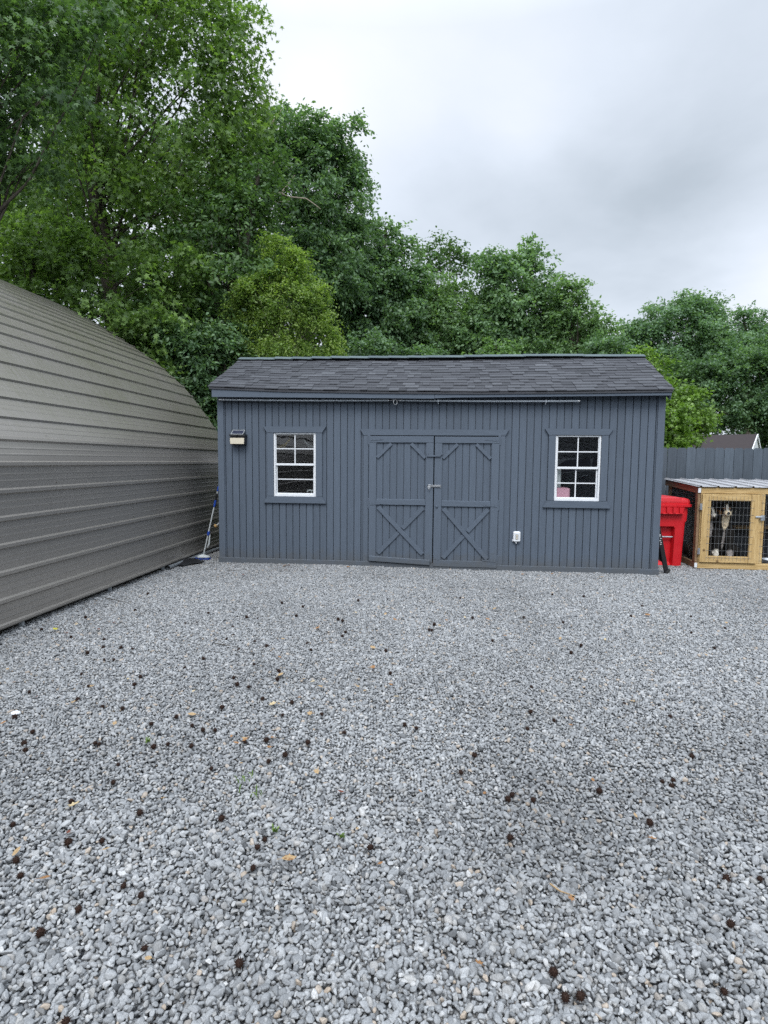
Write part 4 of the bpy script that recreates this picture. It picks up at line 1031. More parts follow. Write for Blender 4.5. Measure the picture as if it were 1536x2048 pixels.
for s in (-1, 1):
    for pl in ([(-.85, 1.20), (-.35, 1.60), (.30, 1.68), (.32, 1.19)], [(.38, 1.19), (.36, 1.68), (1.20, 1.66), (1.25, 1.19)], [(1.31, 1.19), (1.26, 1.655), (1.60, 1.60), (1.85, 1.20)]):
        mb = MB(); n = len(pl); vs = [(x, s*(.885-.18*(z-1.13)/.6+.004), z) for x, z in pl]; mb.add(vs, [tuple(range(n))]); mb.build('side_window', M['solar'], car, fix=False)
    for cx in (-1.45, 1.42):
        mb = MB(); mb.tube([(cx, s*.70, .34), (cx, s*.925, .34)], .34, 24); w_ = mb.build('wheel', M['tyre'], car, smooth=30)
        mb = MB(); mb.tube([(cx, s*.90, .34), (cx, s*.935, .34)], .22, 16); mb.build('rim', M['galv'], w_)
    for cx in (.15, 1.1): mb = MB(); mb.box(cx-.09, cx+.09, s*.93-.015, s*.93+.015, 1.02, 1.05, .005); mb.build('door_handle', M['galv'], car)

# ================================================================== SMALL THINGS ON THE GRAVEL
def seed_ball():
    mb = MB(); bm = bmesh.new(); bmesh.ops.create_icosphere(bm, subdivisions=2, radius=.0125)
    mb.bm(bm); V, F_ = ico(2)
    r = random.Random(4)
    for v in V[::1]:
        d = Vector(v).normalized(); o = d.orthogonal().normalized(); q = d.cross(o); s = r.uniform(.0175, .0225)
        b = [d*.011+o*.0026, d*.011-o*.0013+q*.0023, d*.011-o*.0013-q*.0023]
        mb.add([*b, d*s+o*r.uniform(-.003, .003)], [(0, 1, 3), (1, 2, 3), (2, 0, 3)])
    t = NT('seed_ball_brown'); n = t.noise(t.coord(), 90, 3); t.pbr(t.mix(n, (.008, .005, .004), (.042, .020, .013)), .8, 0, None, .2)
    return mb.build('seed_ball', t.m, fix=False)
lists = [((0, 1180, 3.072), [(525,165),(830,120),(1140,203),(1210,198),(1280,138),(1515,163),(1435,272),(1392,297),(1467,365),(1250,418),(1135,472),(862,527),(825,576),(635,350),(640,300),(743,350),(815,357),(437,283),(538,382),(640,422),(700,422),(500,510),(545,583),(180,620),(478,667),(90,775),(200,866),(147,937),(585,935),(608,940),(752,722),(632,712),(1083,775),(1180,826),(1247,855),(1322,855),(930,817),(945,960),(1030,940),(1175,953),(1505,925),(1435,535),(1457,576),(1528,590),(255,238),(155,980),(1365,716),(908,20),(1430,222)]),
 ((500, 1180, 3.072), [(195,75),(325,97),(285,155),(48,172),(541,176),(568,185),(587,255),(568,280),(350,324),(375,362),(30,312),(103,343),(178,495),(168,543),(25,452),(78,664),(258,686),(200,762),(442,757),(862,507),(1132,207),(1100,240),(1117,243),(1367,168),(1490,307),(835,370),(665,60),(1292,44),(950,823),(1022,842),(100,918),(355,932),(580,870)]),
 ((1000, 1180, 2.866), [(480,33),(597,22),(815,90),(750,147),(1095,147),(1290,213),(1097,240),(1230,328),(465,314),(408,356),(180,549),(175,694),(310,742),(157,790),(170,797),(712,645),(975,720),(137,152),(362,182),(300,22)]),
 ((0, 1300, 2.56), [(605,580),(1083,600),(1375,565),(580,672),(365,772),(715,830),(68,885),(1135,860),(350,980),(522,970),(1355,965),(1318,1003),(83,1073),(105,1150),(632,1200),(722,1250),(400,1323),(208,1447),(1295,1108),(740,1520),(1460,533)]),
 ((500, 1500, 3.072), [(218,22),(740,595),(1380,28),(1297,133)]),
 ((900, 1500, 2.415), [(1168,27),(1025,148),(1078,141),(1070,168),(720,195),(300,210),(280,235),(402,236),(290,420),(965,347),(1335,617),(1497,615),(1355,835),(500,1070),(557,1190),(630,1185),(1325,1158)]),
 ((0, 1740, 3.072), [(885,475),(1470,570),(405,925)])]
ball = seed_ball(); tag(ball, 'spiky dark brown sweetgum seed ball lying on the gravel', 'seed ball', 'sweetgum seed balls scattered over the gravel')
first = True; taken = []
for (ox, oy, sc_), L_ in lists:
    for px, py in L_:
        p = gpt(ox+px/sc_, oy+py/sc_+1, .012)
        if any((p-q).length < .02 for q in taken): continue
        taken.append(p); o = ball if first else ball.copy()
        if not first: C.objects.link(o)
        first = False; s = random.uniform(.68, 1.05); o.location = (p.x, p.y, .013*s); o.scale = (s, s, s*random.uniform(.8, 1)); o.rotation_euler = (random.uniform(0, 6), random.uniform(0, 6), random.uniform(0, 6))

def dry_leaf(kind):
    if kind == 'lobed': outl = [(0, -1), (.35, -.55), (.9, -.5), (.6, -.05), (.8, .5), (.3, .45), (0, 1.05), (-.3, .45), (-.85, .45), (-.55, -.05), (-.9, -.55), (-.3, -.5)]
    else: outl = [(0, -1), (.3, -.75), (.5, -.3), (.52, .15), (.35, .6), (0, 1.05), (-.35, .6), (-.55, .15), (-.5, -.3), (-.28, -.75)]
    r = random; cx = r.uniform(.2, .5); vs = [(0, 0, .08)]
    def zc(x, y): return .35*x*x*cx*2+.3*y*y*r.uniform(.2, 1)*.6
    vs += [(x*.5, y*.5, .05+zc(x*.5, y*.5)) for x, y in outl]+[(x, y, .02+zc(x, y)) for x, y in outl]; n = len(outl)
    fs = [(0, 1+i, 1+(i+1) % n) for i in range(n)]+[(1+i, 1+n+i, 1+n+(i+1) % n, 1+(i+1) % n) for i in range(n)]
    mb = MB(); mb.add(vs, fs); mb.tube([(0, -1, .06), (.05, -1.6, .12)], .035, 4); return mb
def dleaf_mat(name, col):
    t = NT(name); n = t.noise(t.coord(), 2.2, 5, .6); v = t.noise(t.coord(scale=(1, 5, 1)), 2, 3)
    t.pbr(t.mix(n, tuple(c*.6 for c in col), tuple(min(1, c*1.25) for c in col)), .6, 0, t.bump(v, .4, .05), .3); return t.m
lm = dict(tan=dleaf_mat('dry_leaf_tan', (.40, .28, .15)), orange=dleaf_mat('dry_leaf_orange', (.30, .16, .07)), red=dleaf_mat('dry_leaf_red', (.15, .05, .03)), yellow=dleaf_mat('fallen_leaf_yellow', (.50, .47, .05)), pale=dleaf_mat('dry_leaf_pale', (.55, .44, .26)))
protos = {}
lab = dict(tan='small tan dry leaf lying on the gravel', orange='small orange brown dry leaf lying on the gravel', red='small dark red dry leaf lying on the gravel', yellow='yellow green fallen leaf by the foot of the metal building', pale='pale straw coloured dry leaf lying on the gravel')
leaves = [((0, 1180, 3.072), [(410,265,'red',1),(340,240,'yellow',1.5),(703,198,'red',1),(606,240,'red',1),(470,210,'pale',.9),(45,487,'tan',1),(85,568,'orange',.8),(228,528,'pale',1),(565,592,'tan',1),(452,690,'tan',1.1),(787,547,'pale',.8),(705,820,'tan',.9),(1180,765,'tan',1.3),(1190,622,'pale',.8),(20,817,'orange',.9),(1505,915,'tan',1),(1422,900,'orange',.7),(1450,940,'orange',.8),(372,640,'red',.8),(228,655,'red',.6)]),
 ((500, 1180, 3.072), [(1110,70,'pale',1.8),(650,138,'pale',1.2),(832,147,'tan',1.4),(890,180,'orange',1.2),(222,146,'tan',1.1),(415,232,'orange',1.3),(202,300,'tan',.9),(755,353,'tan',1.5),(640,285,'tan',.9),(182,412,'orange',.9),(188,520,'tan',1.5),(330,548,'tan',1.4),(385,563,'pale',.9),(430,595,'tan',1.4),(755,475,'orange',1.3),(705,620,'tan',1),(660,593,'tan',1),(865,582,'orange',.9),(900,655,'pale',1),(178,700,'tan',.7),(305,660,'orange',.8),(368,760,'tan',1),(640,717,'tan',.7),(137,908,'orange',1),(117,967,'orange',.9),(1165,218,'tan',1.5),(1245,220,'orange',1.5),(1207,185,'orange',1),(1320,168,'pale',1.2),(1460,178,'orange',1.3),(1502,114,'tan',1.3),(990,137,'tan',1)]),
 ((1000, 1180, 2.866), [(755,640,'tan',1.5),(845,142,'orange',1.8),(98,258,'tan',1.2),(345,278,'tan',1.2),(603,283,'pale',1),(905,322,'tan',1),(1180,372,'tan',1),(130,155,'orange',1.5),(405,775,'orange',.8),(30,262,'orange',1),(1297,187,'tan',1)]),
 ((0, 1300, 2.56), [(825,765,'tan',1.0),(545,1022,'tan',.9),(85,1035,'tan',1),(230,1170,'orange',1.1),(1480,1070,'orange',1.2),(1235,582,'tan',.8),(1255,460,'orange',.8),(350,935,'red',.6)]),
 ((500, 1500, 3.072), [(410,135,'tan',.9),(500,425,'tan',.5),(660,487,'tan',.5),(800,700,'orange',.6),(1045,255,'orange',.6),(1440,268,'orange',.5),(558,258,'red',.8)]),
 ((900, 1500, 2.415), [(978,430,'orange',1),(138,1032,'orange',.8),(585,720,'orange',.8),(690,147,'orange',.8),(167,210,'orange',.5),(895,318,'tan',.7)]),
 ((0, 1740, 3.072), [(912,548,'tan',.7),(1500,200,'tan',.6)]),
 ((400, 680, 3.072), [(520,1385,'orange',2.0),(545,1382,'red',1.6),(910,1392,'orange',1.5),(265,1440,'red',1.1),(530,1410,'red',1.1)]),
 ((850, 680, 3.072), [(600,1438,'orange',1.2),(780,1436,'orange',1.3),(935,1442,'orange',1.3),(1080,1456,'tan',1.8)])]
def place(o, p, s):
    o.location = (p.x, p.y, .020); o.scale = (s, s*random.uniform(.8, 1.1), s); o.rotation_euler = (random.uniform(-.35, .35), random.uniform(-.35, .35), random.uniform(0, 6.3))
for (ox, oy, sc_), L_ in leaves:
    for px, py, kd, sz in L_:
        key = (kd, random.randint(0, 1)); p = gpt(ox+px/sc_, oy+py/sc_+1, .015)
        if key not in protos:
            o = dry_leaf('lobed' if key[1] else 'oval').build('fallen_leaf', lm[kd], fix=False); protos[key] = o
        else:
            o = protos[key].copy(); C.objects.link(o)
        tag(o, lab[kd], 'leaf', kd+' leaves fallen on the gravel'); place(o, p, .0185*sz)
p = gpt(380/2.56, 1300+790/2.56, .02); o = dry_leaf('lobed').build('fallen_leaf', lm['pale'], fix=False); tag(o, 'largest curled tan leaf at the lower left of the yard', 'leaf'); place(o, p, .026)
p = gpt(500+140/3.072, 1180+700/3.072, .02); o = dry_leaf('lobed').build('fallen_leaf', lm['pale'], fix=False); tag(o, 'large pale torn leaf near the middle of the yard left of two seed balls', 'leaf'); place(o, p, .032)
p = gpt(500+238/3.072, 1500+665/3.072, .02); o = dry_leaf('oval').build('fallen_leaf', lm['tan'], fix=False); tag(o, 'curled ochre leaf right of the largest pair of seed balls', 'leaf'); place(o, p, .027)
# tufts of weed pushing through the stones
def weed(n, h, label, px, py, sp=.03):
    mb = MB()
    for i in range(n):
        a = random.uniform(0, 6.28); b = Vector((random.gauss(0, sp), random.gauss(0, sp*.7), 0)); l = h*random.uniform(.5, 1); d = Vector((math.cos(a), math.sin(a), 0)); w = d.cross(Vector((0, 0, 1)))*.0028
        q = b+d*l*.35+Vector((0, 0, l*.75)); e = b+d*l*.8+Vector((0, 0, l*.9)); mb.tone = random.random()
        mb.add([b-w, b+w, q+w*1.3, q-w*1.3, e], [(0, 1, 2, 3), (3, 2, 4)])
    o = mb.build('weed', M['leaf_yel'], fix=False); o.location = gpt(px, py); tag(o, label, 'weed', 'weeds growing through the gravel'); return o
weed(8, .035, 'thin green weed tuft beside a row of seed balls in the left of the yard', 492, 1562, .035)
weed(7, .04, 'sparse green weed tuft just in front of the thin weed left of the yard centre', 505, 1588, .04)
weed(9, .03, 'tiny green sprout by the seed balls at the left of the yard', 294, 1485, .006)
weed(12, .03, 'small yellowish sprout left of the large pair of seed balls', 551, 1663, .006)
weed(8, .025, 'tiny pale green sprout between the gravel stones in the middle of the yard', 684, 1675, .005)
mb = MB(); V, F_ = ico(2); sh = stone_shape(V, np.random.default_rng(2))*.022; mb.add(sh, [tuple(int(i) for i in f) for f in F_]); o = mb.build('white_stone', M['white'], smooth=True); o.location = gpt(31, 1426, .01); tag(o, 'bright white stone among the grey gravel at the left edge', 'stone')
for i, (pts, lb) in enumerate(((((430, 1290), (455, 1294), (480, 1299)), 'thin dark twig on the gravel at the left of the yard'), (((1100, 1775), (1120, 1790), (1150, 1800)), 'straw coloured twig on the gravel right of centre'), (((455, 1143), (475, 1142), (482, 1143)), 'short twig lying before the left shed corner'), (((210, 1198), (235, 1203), (262, 1210)), 'bent twig lying beside the foot of the metal building'), (((1285, 1228), (1300, 1231), (1303, 1232)), 'short brown twig on the gravel before the right window'))):
    g = [gpt(*q) for q in pts]; c = g[0]; mb = MB(); mb.tube([q-c+Vector((0, 0, .014)) for q in g], [.0035, .003, .0015], 5); o = mb.build('twig', M['bark'] if i != 1 else M['tanboard']); o.location = c; tag(o, lb, 'twig')

# ================================================================== TREES
def leaf_cloud(cent, rad, per, size, mode, out_c, rnd, flat=.6, tone_mu=.5, tone_sd=.22, droop=.25):
    """many small leaf faces spread round clump centres; returns vertex, index, size arrays and tones"""
    cent = np.asarray(cent); rad = np.asarray(rad); n = len(cent)
    cnt = np.maximum(4, (per*np.ones(n)*rnd.uniform(.6, 1.4, n)*(rad/rad.mean())**2)).astype(int); idx = np.repeat(np.arange(n), cnt); N = len(idx)
    # sprays: each clump is split into a few twigs with leaves along them
    tw = 7; tdir = rnd.normal(size=(n, tw, 3)); tdir /= np.linalg.norm(tdir, axis=2)[..., None]
    outd = cent-np.asarray(out_c); outd /= np.maximum(np.linalg.norm(outd, axis=1), 1e-6)[:, None]
    tdir = tdir*1.0+outd[:, None, :]*.45; tdir[..., 2] = tdir[..., 2]*.75-droop*.3; tdir /= np.linalg.norm(tdir, axis=2)[..., None]
    ti = rnd.integers(0, tw, N); d = tdir[idx, ti]; s = rnd.uniform(.1, 1.0, N)**.75
    pos = cent[idx]+d*(s*rad[idx])[:, None]; pos[:, 2] -= droop*(s**2)*rad[idx]
    pos += rnd.normal(size=(N, 3))*(.14*rad[idx]*(0.4+s))[:, None]*np.array([1, 1, flat])
    nr = rnd.normal(size=(N, 3))*.62+np.array([0, 0, .55])+outd[idx]*.35; nr /= np.linalg.norm(nr, axis=1)[:, None]
    tg = d+rnd.normal(size=(N, 3))*.6; tg[:, 2] -= .35; tg -= nr*np.sum(tg*nr, axis=1)[:, None]; tg /= np.maximum(np.linalg.norm(tg, axis=1), 1e-6)[:, None]
    bt = np.cross(nr, tg); sz = size*rnd.uniform(.65, 1.25, N)
    if mode == 'star':
        T = []
        for k in range(5):
            a = -PI/2+2*PI*(k+.5)/5+PI/5*0; 
        ang = [90, 30, -32, -90+0, -148, 150]; T = []
        tips = [(90, 1.0), (22, .92), (-42, .62), (-138, .62), (158, .92)]
        for i, (a1, r1) in enumerate(tips):
            a2 = tips[(i+1) % 5][0]; 
            if a2 > a1: a2 -= 360
            T.append((r1*math.cos(R_(a1)), r1*math.sin(R_(a1)), -.10)); m = (a1+a2)/2; T.append((.36*math.cos(R_(m)), .36*math.sin(R_(m)), .04))
        T = np.array(T)
    elif mode == 'oval': T = np.array([(0, -.9, 0), (.42, -.25, .08), (.36, .35, .06), (0, 1.0, -.12), (-.36, .35, .06), (-.42, -.25, .08)])
    else: T = np.array([(0, -.85, -.04), (.52, .02, .10), (0, .95, -.10), (-.52, -.02, .10)])
    k = len(T)
    V = pos[:, None, :]+sz[:, None, None]*(T[None, :, 0, None]*bt[:, None, :]+T[None, :, 1, None]*tg[:, None, :]+T[None, :, 2, None]*nr[:, None, :])
    ct = rnd.normal(tone_mu, tone_sd*.6, n)
    tone = np.clip(ct[idx]+rnd.normal(0, tone_sd, N), 0, 1)
    return V.reshape(-1, 3), k, N, np.repeat(tone, k)

def limbs(mb, base, top_pts, r0, rnd, trunk_top):
    """trunk, then limbs that leave it at different heights towards groups of leaf clumps"""
    base = Vector(base); tt = Vector(trunk_top); pts = []
    for i in range(7):
        t = i/6; p = base.lerp(tt, t)+Vector((rnd.normal()*.10*t, rnd.normal()*.10*t, 0)); pts.append(p)
    mb.tube(pts, [r0*(1.25 if i == 0 else (1-.13*i)) for i in range(7)], 10)
    for p in top_pts:
        p = Vector(p); h = max(.25, min(.96, (p.z-base.z)/(tt.z-base.z+1e-3)*rnd.uniform(.55, .85))); f = h*6; i = min(5, int(f)); s = pts[i].lerp(pts[i+1], f-i)
        r1 = r0*(1-.13*f)*rnd.uniform(.14, .30); m1 = s.lerp(p, .4)+Vector((0, 0, -.06*(p-s).length))+Vector(rnd.normal(size=3)*.10); m2 = s.lerp(p, .75)+Vector(rnd.normal(size=3)*.10)
        mb.tube([s, m1, m2, p], [r1, r1*.7, r1*.42, r1*.12], 6)

NL = 0
def tree(name, label, base_px, D, lobes, mat, leaf, per, mode='quad', r0=.14, clump=.45, dens=1.0, trunk_to=None, cat='tree', group=None, seed=1, tone_mu=.5, droop=.25, hollow=.45, twigs=True, tone_sd=.2):
    """lobes: (photo x, photo y, half width, half height in photo pixels, depth offset in metres) give each crown its outline at the distance D"""
    rnd = np.random.default_rng(seed); bx = at(base_px, 925, D); base = Vector((bx.x, D, -.04))
    cs, rs, cen = [], [], []
    for lb in lobes:
        px, py, hw, hh = lb[:4]; off = lb[4] if len(lb) > 4 else 0
        c = at(px, py, D+off); sc = (D+off)/FPX*1.03; rx, rz_l = hw*sc, hh*sc; ry = min(rx, rz_l)*.9+.2*rx
        c.z = max(c.z, .3)
        cen.append((c, rx, ry, rz_l)); vol = (rx*ry*rz_l)**(2/3)*4.2
        n = max(3, int(dens*vol/(clump*clump)*1.9))
        d = rnd.normal(size=(n, 3)); d /= np.linalg.norm(d, axis=1)[:, None]; u = rnd.uniform(hollow, .93, n)**.8
        q = np.array(c)+d*u[:, None]*np.array([rx, ry, rz_l]); q = q[q[:, 2] > .15]
        cs.append(q); rs.append(rnd.uniform(.7, 1.3, len(q))*clump)
    cs = np.concatenate(cs); rs = np.concatenate(rs)
    mid = np.mean([np.array(c[0]) for c in cen], axis=0)
    global NL; NL += 0
    V, k, N, tone = leaf_cloud(cs, rs, per*(1.5 if mode == 'star' else 2.3), leaf*(1.0 if mode == 'star' else .82), mode, mid, rnd, tone_mu=tone_mu, droop=droop, tone_sd=tone_sd)
    NL += N; root = empty(name, base, 0, label, cat, group)
    V = V-np.array(base)
    o = np_mesh('crown', V, np.arange(len(V)), np.full(N, k), mat, root, dict(tone=tone)); o['_n'] = N; del o['_n']
    mb = MB(); ztop = max(c[0].z+c[3]*.5 for c in cen) if trunk_to is None else trunk_to
    hi = max(cen, key=lambda c: c[0].z); tt = Vector((hi[0].x, hi[0].y, ztop)); 
    if twigs:
        ii = rnd.choice(len(cs), size=min(len(cs), 46), replace=False); pts = [cs[i] for i in ii]
    else: pts = [c[0] for c in cen]
    limbs(mb, base, pts, r0, rnd, tt); mb.v = [(v[0]-base.x, v[1]-base.y, v[2]-base.z) for v in mb.v]
    mb.build('trunk', M['bark'], root, smooth=True, fix=False)
    return root

G = 'trees of the wood behind the shed'
tree('sweetgum_tree', 'tallest leafy sweetgum rising out of the top of the photo above the metal building', 300, 13.0,
     [(170, 150, 170, 170), (330, 60, 170, 150), (420, 170, 115, 130), (455, 250, 80, 80), (250, 330, 190, 140), (90, 400, 150, 130, .5), (400, 360, 130, 110), (300, -90, 190, 110), (90, -60, 170, 150, .5), (455, 40, 55, 70), (505, 120, 30, 40), (510, 190, 30, 34), (470, 300, 70, 60)],
     M['leaf_gum'], .070, 44, 'star', .24, .55, 1.0, group=G, seed=3, droop=.45, hollow=.15)
tree('sweetgum_tree', 'dark near sweetgum boughs hanging into the upper left corner', -150, 9.5,
     [(40, 90, 130, 150), (-60, 230, 110, 130), (130, 30, 100, 70), (-40, -40, 160, 100), (20, 300, 90, 60)],
     M['leaf_dark'], .066, 46, 'star', .20, .45, .95, group=G, seed=5, droop=.5, hollow=.1)
tree('sweetgum_tree', 'leafy sweetgum with bright star shaped leaves low over the metal building', 120, 11.8,
     [(60, 500, 120, 80), (190, 540, 130, 90), (60, 620, 120, 90), (250, 640, 110, 90), (330, 560, 90, 90), (120, 720, 160, 90), (320, 700, 100, 90)],
     M['leaf_gum'], .062, 52, 'star', .16, .42, .95, group=G, seed=8, droop=.4, hollow=.2, tone_mu=.55)
tree('broadleaf_tree', 'dark dense tree filling the middle of the wood left of the yellow green one', 420, 12.6,
     [(430, 470, 120, 110), (490, 400, 80, 70), (400, 600, 120, 110), (480, 560, 90, 90), (520, 350, 40, 50), (440, 700, 90, 80)],
     M['leaf_dark'], .066, 44, 'oval', .20, .5, 1.0, group=G, seed=13, droop=.35, hollow=.15)
tree('ivy_bush', 'dark green bush low between the metal building and the shed roof', 425, 11.7,
     [(390, 690, 75, 55), (450, 690, 60, 45), (400, 780, 60, 70), (440, 830, 50, 70), (350, 740, 60, 60)],
     M['leaf_mid'], .06, 60, 'oval', .07, .36, 1.1, cat='bush', group='bushes behind the shed', seed=21, droop=.3, hollow=.1)
tree('yellow_green_tree', 'airy yellow green tree with drooping branch tips just left above the shed roof', 560, 11.9,
     [(585, 540, 36, 40), (560, 482, 22, 30), (615, 592, 46, 38), (570, 622, 62, 50), (636, 640, 38, 22), (666, 668, 22, 12), (652, 694, 36, 18), (608, 694, 60, 32), (545, 690, 70, 40), (520, 600, 46, 66), (604, 505, 16, 22), (540, 560, 40, 50)],
     M['leaf_yel'], .036, 100, 'oval', .09, .30, .95, group=G, seed=34, droop=.6, hollow=.1, tone_sd=.26, tone_mu=.62, trunk_to=3.8)
tree('broadleaf_tree', 'tall spreading tree with ragged right edge against the sky left of centre', 640, 16.5,
     [(570, 290, 60, 60), (630, 320, 70, 80), (680, 300, 40, 46), (655, 262, 30, 22), (715, 252, 22, 10), (686, 352, 38, 38), (640, 420, 100, 90), (688, 450, 44, 62), (540, 330, 60, 100), (672, 540, 70, 84), (600, 520, 90, 90), (725, 365, 18, 20), (585, 235, 40, 22)],
     M['leaf_mid'], .072, 60, 'oval', .22, .45, 1.0, group=G, seed=55, droop=.35, hollow=.15)
tree('broadleaf_tree', 'rounded mid green tree stepping down towards the middle of the wood', 770, 18.0,
     [(765, 480, 42, 42), (795, 490, 24, 30), (760, 560, 75, 75), (720, 600, 90, 100), (820, 560, 34, 60), (740, 690, 100, 70), (800, 640, 60, 80)],
     M['leaf_mid'], .078, 60, 'quad', .16, .48, 1.0, group=G, seed=89, droop=.3, hollow=.1, tone_mu=.45)
tree('sparse_pine_tree', 'thin open crowned tree with bare trunk showing against the sky at the middle', 900, 21.0,
     [(850, 510, 30, 22), (900, 498, 40, 22), (880, 540, 50, 26), (925, 525, 22, 22), (905, 580, 34, 24)],
     M['leaf_dark'], .08, 34, 'quad', .07, .42, .8, group=G, seed=144, trunk_to=8.9, droop=.1, hollow=0)
tree('broadleaf_tree', 'young green tree under the open crowned one in the middle of the wood', 870, 18.5,
     [(870, 600, 60, 55), (850, 660, 80, 70), (920, 660, 60, 70), (880, 700, 80, 50)],
     M['leaf_pale'], .072, 60, 'quad', .12, .45, 1.0, group=G, seed=61, droop=.3, hollow=.1, tone_mu=.35)
tree('maple_tree', 'broad rounded green tree right of centre behind the shed roof', 1020, 18.0,
     [(1010, 540, 52, 42), (1060, 520, 28, 34), (1000, 600, 80, 70), (1065, 590, 50, 60), (980, 670, 90, 60), (1060, 670, 80, 70), (975, 540, 26, 30)],
     M['leaf_mid'], .075, 66, 'quad', .17, .46, 1.05, group=G, seed=233, droop=.3, hollow=.1, tone_mu=.6)
tree('birch_tree', 'lighter green tree with feathery right edge at the end of the wood', 1150, 17.0,
     [(1125, 590, 40, 34), (1145, 570, 22, 22), (1150, 640, 55, 50), (1185, 640, 28, 26), (1200, 665, 20, 24), (1130, 690, 80, 40), (1180, 700, 40, 30)],
     M['leaf_pale'], .066, 64, 'oval', .12, .42, 1.0, group=G, seed=377, droop=.35, hollow=.1)
tree('small_tree', 'bright lime green little tree peeking over the right end of the shed ridge', 1285, 13.5,
     [(1285, 712, 20, 20), (1300, 740, 22, 26), (1270, 735, 30, 26), (1308, 775, 14, 26)], M['leaf_fresh'], .05, 80, 'quad', .06, .30, 1.2, group='young bright trees right of the shed', seed=610, hollow=.1)
tree('small_tree', 'bright green maple sapling with pointed top just right of the shed roof', 1368, 14.5,
     [(1350, 800, 26, 26), (1375, 815, 34, 34), (1395, 840, 24, 26), (1360, 850, 40, 36), (1345, 775, 10, 14), (1385, 785, 8, 16)], M['leaf_fresh'], .058, 80, 'star', .06, .34, 1.2, group='young bright trees right of the shed', seed=987, hollow=.1, tone_mu=.42)
tree('small_tree', 'lowest bright green shrub between the shed wall and the brown roofed house', 1345, 12.6,
     [(1340, 840, 22, 22), (1345, 875, 28, 26), (1335, 900, 22, 26), (1355, 860, 14, 18)], M['leaf_fresh'], .05, 90, 'star', .05, .28, 1.3, cat='shrub', group='young bright trees right of the shed', seed=1597, hollow=.1, tone_mu=.5)
tree('bush', 'mixed dark bushes right of centre above the shed ridge', 1230, 15.5,
     [(1230, 700, 50, 34), (1190, 720, 50, 34)], M['leaf_mid'], .06, 66, 'quad', .06, .36, 1.2, cat='bush', group='bushes behind the shed', seed=71, hollow=.1, tone_mu=.4)
tree('bush', 'light green bush low behind the middle of the shed ridge', 1010, 14.5,
     [(1005, 705, 34, 24), (960, 720, 40, 20)], M['leaf_pale'], .06, 66, 'quad', .06, .34, 1.2, cat='bush', group='bushes behind the shed', seed=72, hollow=.1)
tree('bush', 'dark green bush low behind the shed ridge left of centre', 760, 14.5,
     [(740, 700, 70, 34), (830, 710, 60, 30), (670, 725, 50, 24)], M['leaf_mid'], .06, 66, 'quad', .06, .36, 1.2, cat='bush', group='bushes behind the shed', seed=73, hollow=.1, tone_mu=.4)
F2 = 'trees beyond the fence'
tree('oak_tree', 'great rounded oak beyond the fence right of the gap of sky', 1370, 38.0,
     [(1390, 622, 58, 38), (1330, 650, 60, 38), (1290, 672, 40, 26), (1420, 650, 36, 42), (1370, 700, 90, 60), (1290, 730, 60, 50), (1430, 710, 40, 60), (1262, 668, 20, 18)],
     M['leaf_far_hazed'], .13, 80, 'quad', .30, .9, 1.35, group=F2, seed=2584, droop=.2, hollow=.1)
tree('oak_tree', 'dark topped tree at the right edge behind the great oak', 1500, 40.0,
     [(1490, 640, 26, 22), (1510, 690, 60, 50), (1560, 650, 40, 40), (1470, 690, 30, 30)],
     M['leaf_far_hazed'], .135, 80, 'quad', .26, .95, 1.35, group=F2, seed=4181, droop=.2, hollow=.1, tone_mu=.4)
tree('oak_tree', 'large layered green tree at the right edge above the brown roof', 1560, 33.0,
     [(1500, 730, 60, 34), (1540, 710, 40, 40), (1450, 770, 55, 34), (1515, 800, 60, 50), (1420, 740, 34, 26), (1400, 815, 36, 40), (1470, 825, 60, 28), (1560, 800, 50, 80), (1545, 870, 26, 24)],
     M['leaf_mid'], .12, 80, 'quad', .2, .78, 1.3, group=F2, seed=6765, droop=.25, hollow=.15, tone_mu=.45)
tree('oak_tree', 'shadowy tree filling the dark gap left of the brown roof', 1300, 34.0,
     [(1330, 780, 60, 60), (1270, 770, 60, 60), (1400, 770, 60, 60)], M['leaf_dark'], .11, 66, 'quad', .2, .8, 1.1, group=F2, seed=6766, droop=.25, hollow=.1, tone_mu=.4)
# the deep wood behind everything reads as one mass
def deep_wood():
    rnd = np.random.default_rng(77); cs = []; 
    for px, py, hw, hh, D, n in ((250, 560, 330, 330, 19, 520), (430, 760, 160, 140, 15.5, 150), (650, 640, 260, 110, 23, 240), (980, 690, 210, 60, 24, 220), (150, 100, 190, 170, 19, 60), (1420, 820, 200, 60, 44, 200), (1250, 720, 80, 50, 42, 90)):
        for _ in range(n):
            u = rnd.uniform(-1, 1, 2)
            while u @ u > .9: u = rnd.uniform(-1, 1, 2)
            p = at(px+hw*u[0], py+hh*u[1], D+rnd.uniform(-1.0, 2.0)); p.z = max(p.z, .3); cs.append(p[:])
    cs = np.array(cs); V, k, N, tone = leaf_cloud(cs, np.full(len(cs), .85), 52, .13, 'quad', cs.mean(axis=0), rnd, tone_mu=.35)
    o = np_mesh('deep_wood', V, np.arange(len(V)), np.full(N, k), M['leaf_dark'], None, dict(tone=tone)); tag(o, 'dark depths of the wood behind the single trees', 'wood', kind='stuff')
deep_wood(); print('LEAVES', NL)
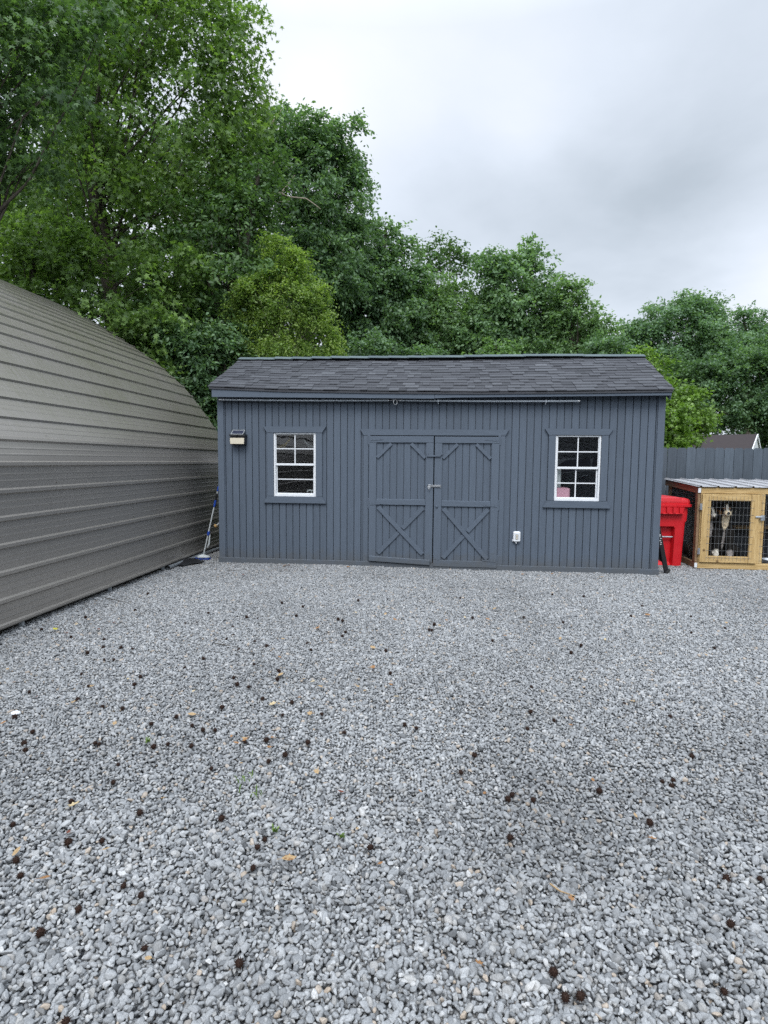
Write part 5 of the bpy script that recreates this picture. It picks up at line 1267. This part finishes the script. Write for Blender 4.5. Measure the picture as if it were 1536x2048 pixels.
# bare trunks one can tell apart in the dark of the wood, and dead limbs
for i, (px, D, pt, r, lb) in enumerate(((400, 13.6, 420, .11, 'grey trunk showing through the leaves left of the shed roof'), (428, 14.6, 400, .08, 'thin pale trunk right beside the grey one in the dark of the wood'), (250, 14.5, 380, .13, 'stout dark trunk behind the metal building'))):
    b = at(px, 925, D); b.z = -.04; mb = MB(); tp_ = at(pt if i == 2 else px-6, 430, D)-b
    mb.tube([(0, 0, 0), tp_*.3+Vector((.08, 0, 0)), tp_*.6+Vector((-.05, 0, 0)), tp_], [r*1.2, r, r*.8, r*.5], 10)
    root = empty('bare_tree', b, 0, lb, 'tree', G); mb.build('trunk', M['palebark'] if i < 2 else M['bark'], root, smooth=True, fix=False)
def dead(pxs, D, r, label):
    g = [at(x, y, D) for x, y in pxs[0]]; c = g[0]; mb = MB()
    for li in pxs:
        q = [at(x, y, D)-c for x, y in li]; mb.tube(q, [r*(1-.8*k/(len(q)-1)) for k in range(len(q))], 6)
    o = mb.build('dead_branch', M['palebark'], smooth=True); o.location = c; tag(o, label, 'branch', 'dead branches in the trees')
dead([[(535, 392), (548, 385), (562, 387), (580, 394), (612, 397), (628, 408), (641, 418)], [(562, 387), (575, 370), (590, 350)]], 14.6, .03, 'pale forked dead branch against the tree left of centre')
dead([[(545, 405), (560, 404), (582, 402)]], 14.6, .02, 'short pale dead twig just below the forked dead branch')
dead([[(526, 258), (545, 245), (560, 225), (563, 218)]], 14.8, .03, 'grey dead limb high on the left side of the spreading tree')
dead([[(508, 345), (535, 340), (550, 322), (562, 308)]], 14.4, .035, 'thicker grey dead limb between the high one and the forked one')

def far_wood():
    """woods round the rest of the yard, outside the photo, that the glass and metal mirror"""
    rnd = np.random.default_rng(78); cs = []
    for _ in range(1500):
        a = R_(rnd.uniform(38, 262)); d = rnd.uniform(30, 36); cs.append((d*math.sin(a), d*math.cos(a), rnd.uniform(.5, 9)*rnd.uniform(.6, 1)))
    cs = np.array(cs); V, k, N, tone = leaf_cloud(cs, np.full(len(cs), 1.7), 26, .42, 'quad', (0, 0, 2), rnd, tone_mu=.4)
    o = np_mesh('surrounding_wood', V, np.arange(len(V)), np.full(N, k), M['leaf_far_hazed'], None, dict(tone=tone)); tag(o, 'distant wood closing in the rest of the yard', 'wood', kind='stuff')
far_wood()
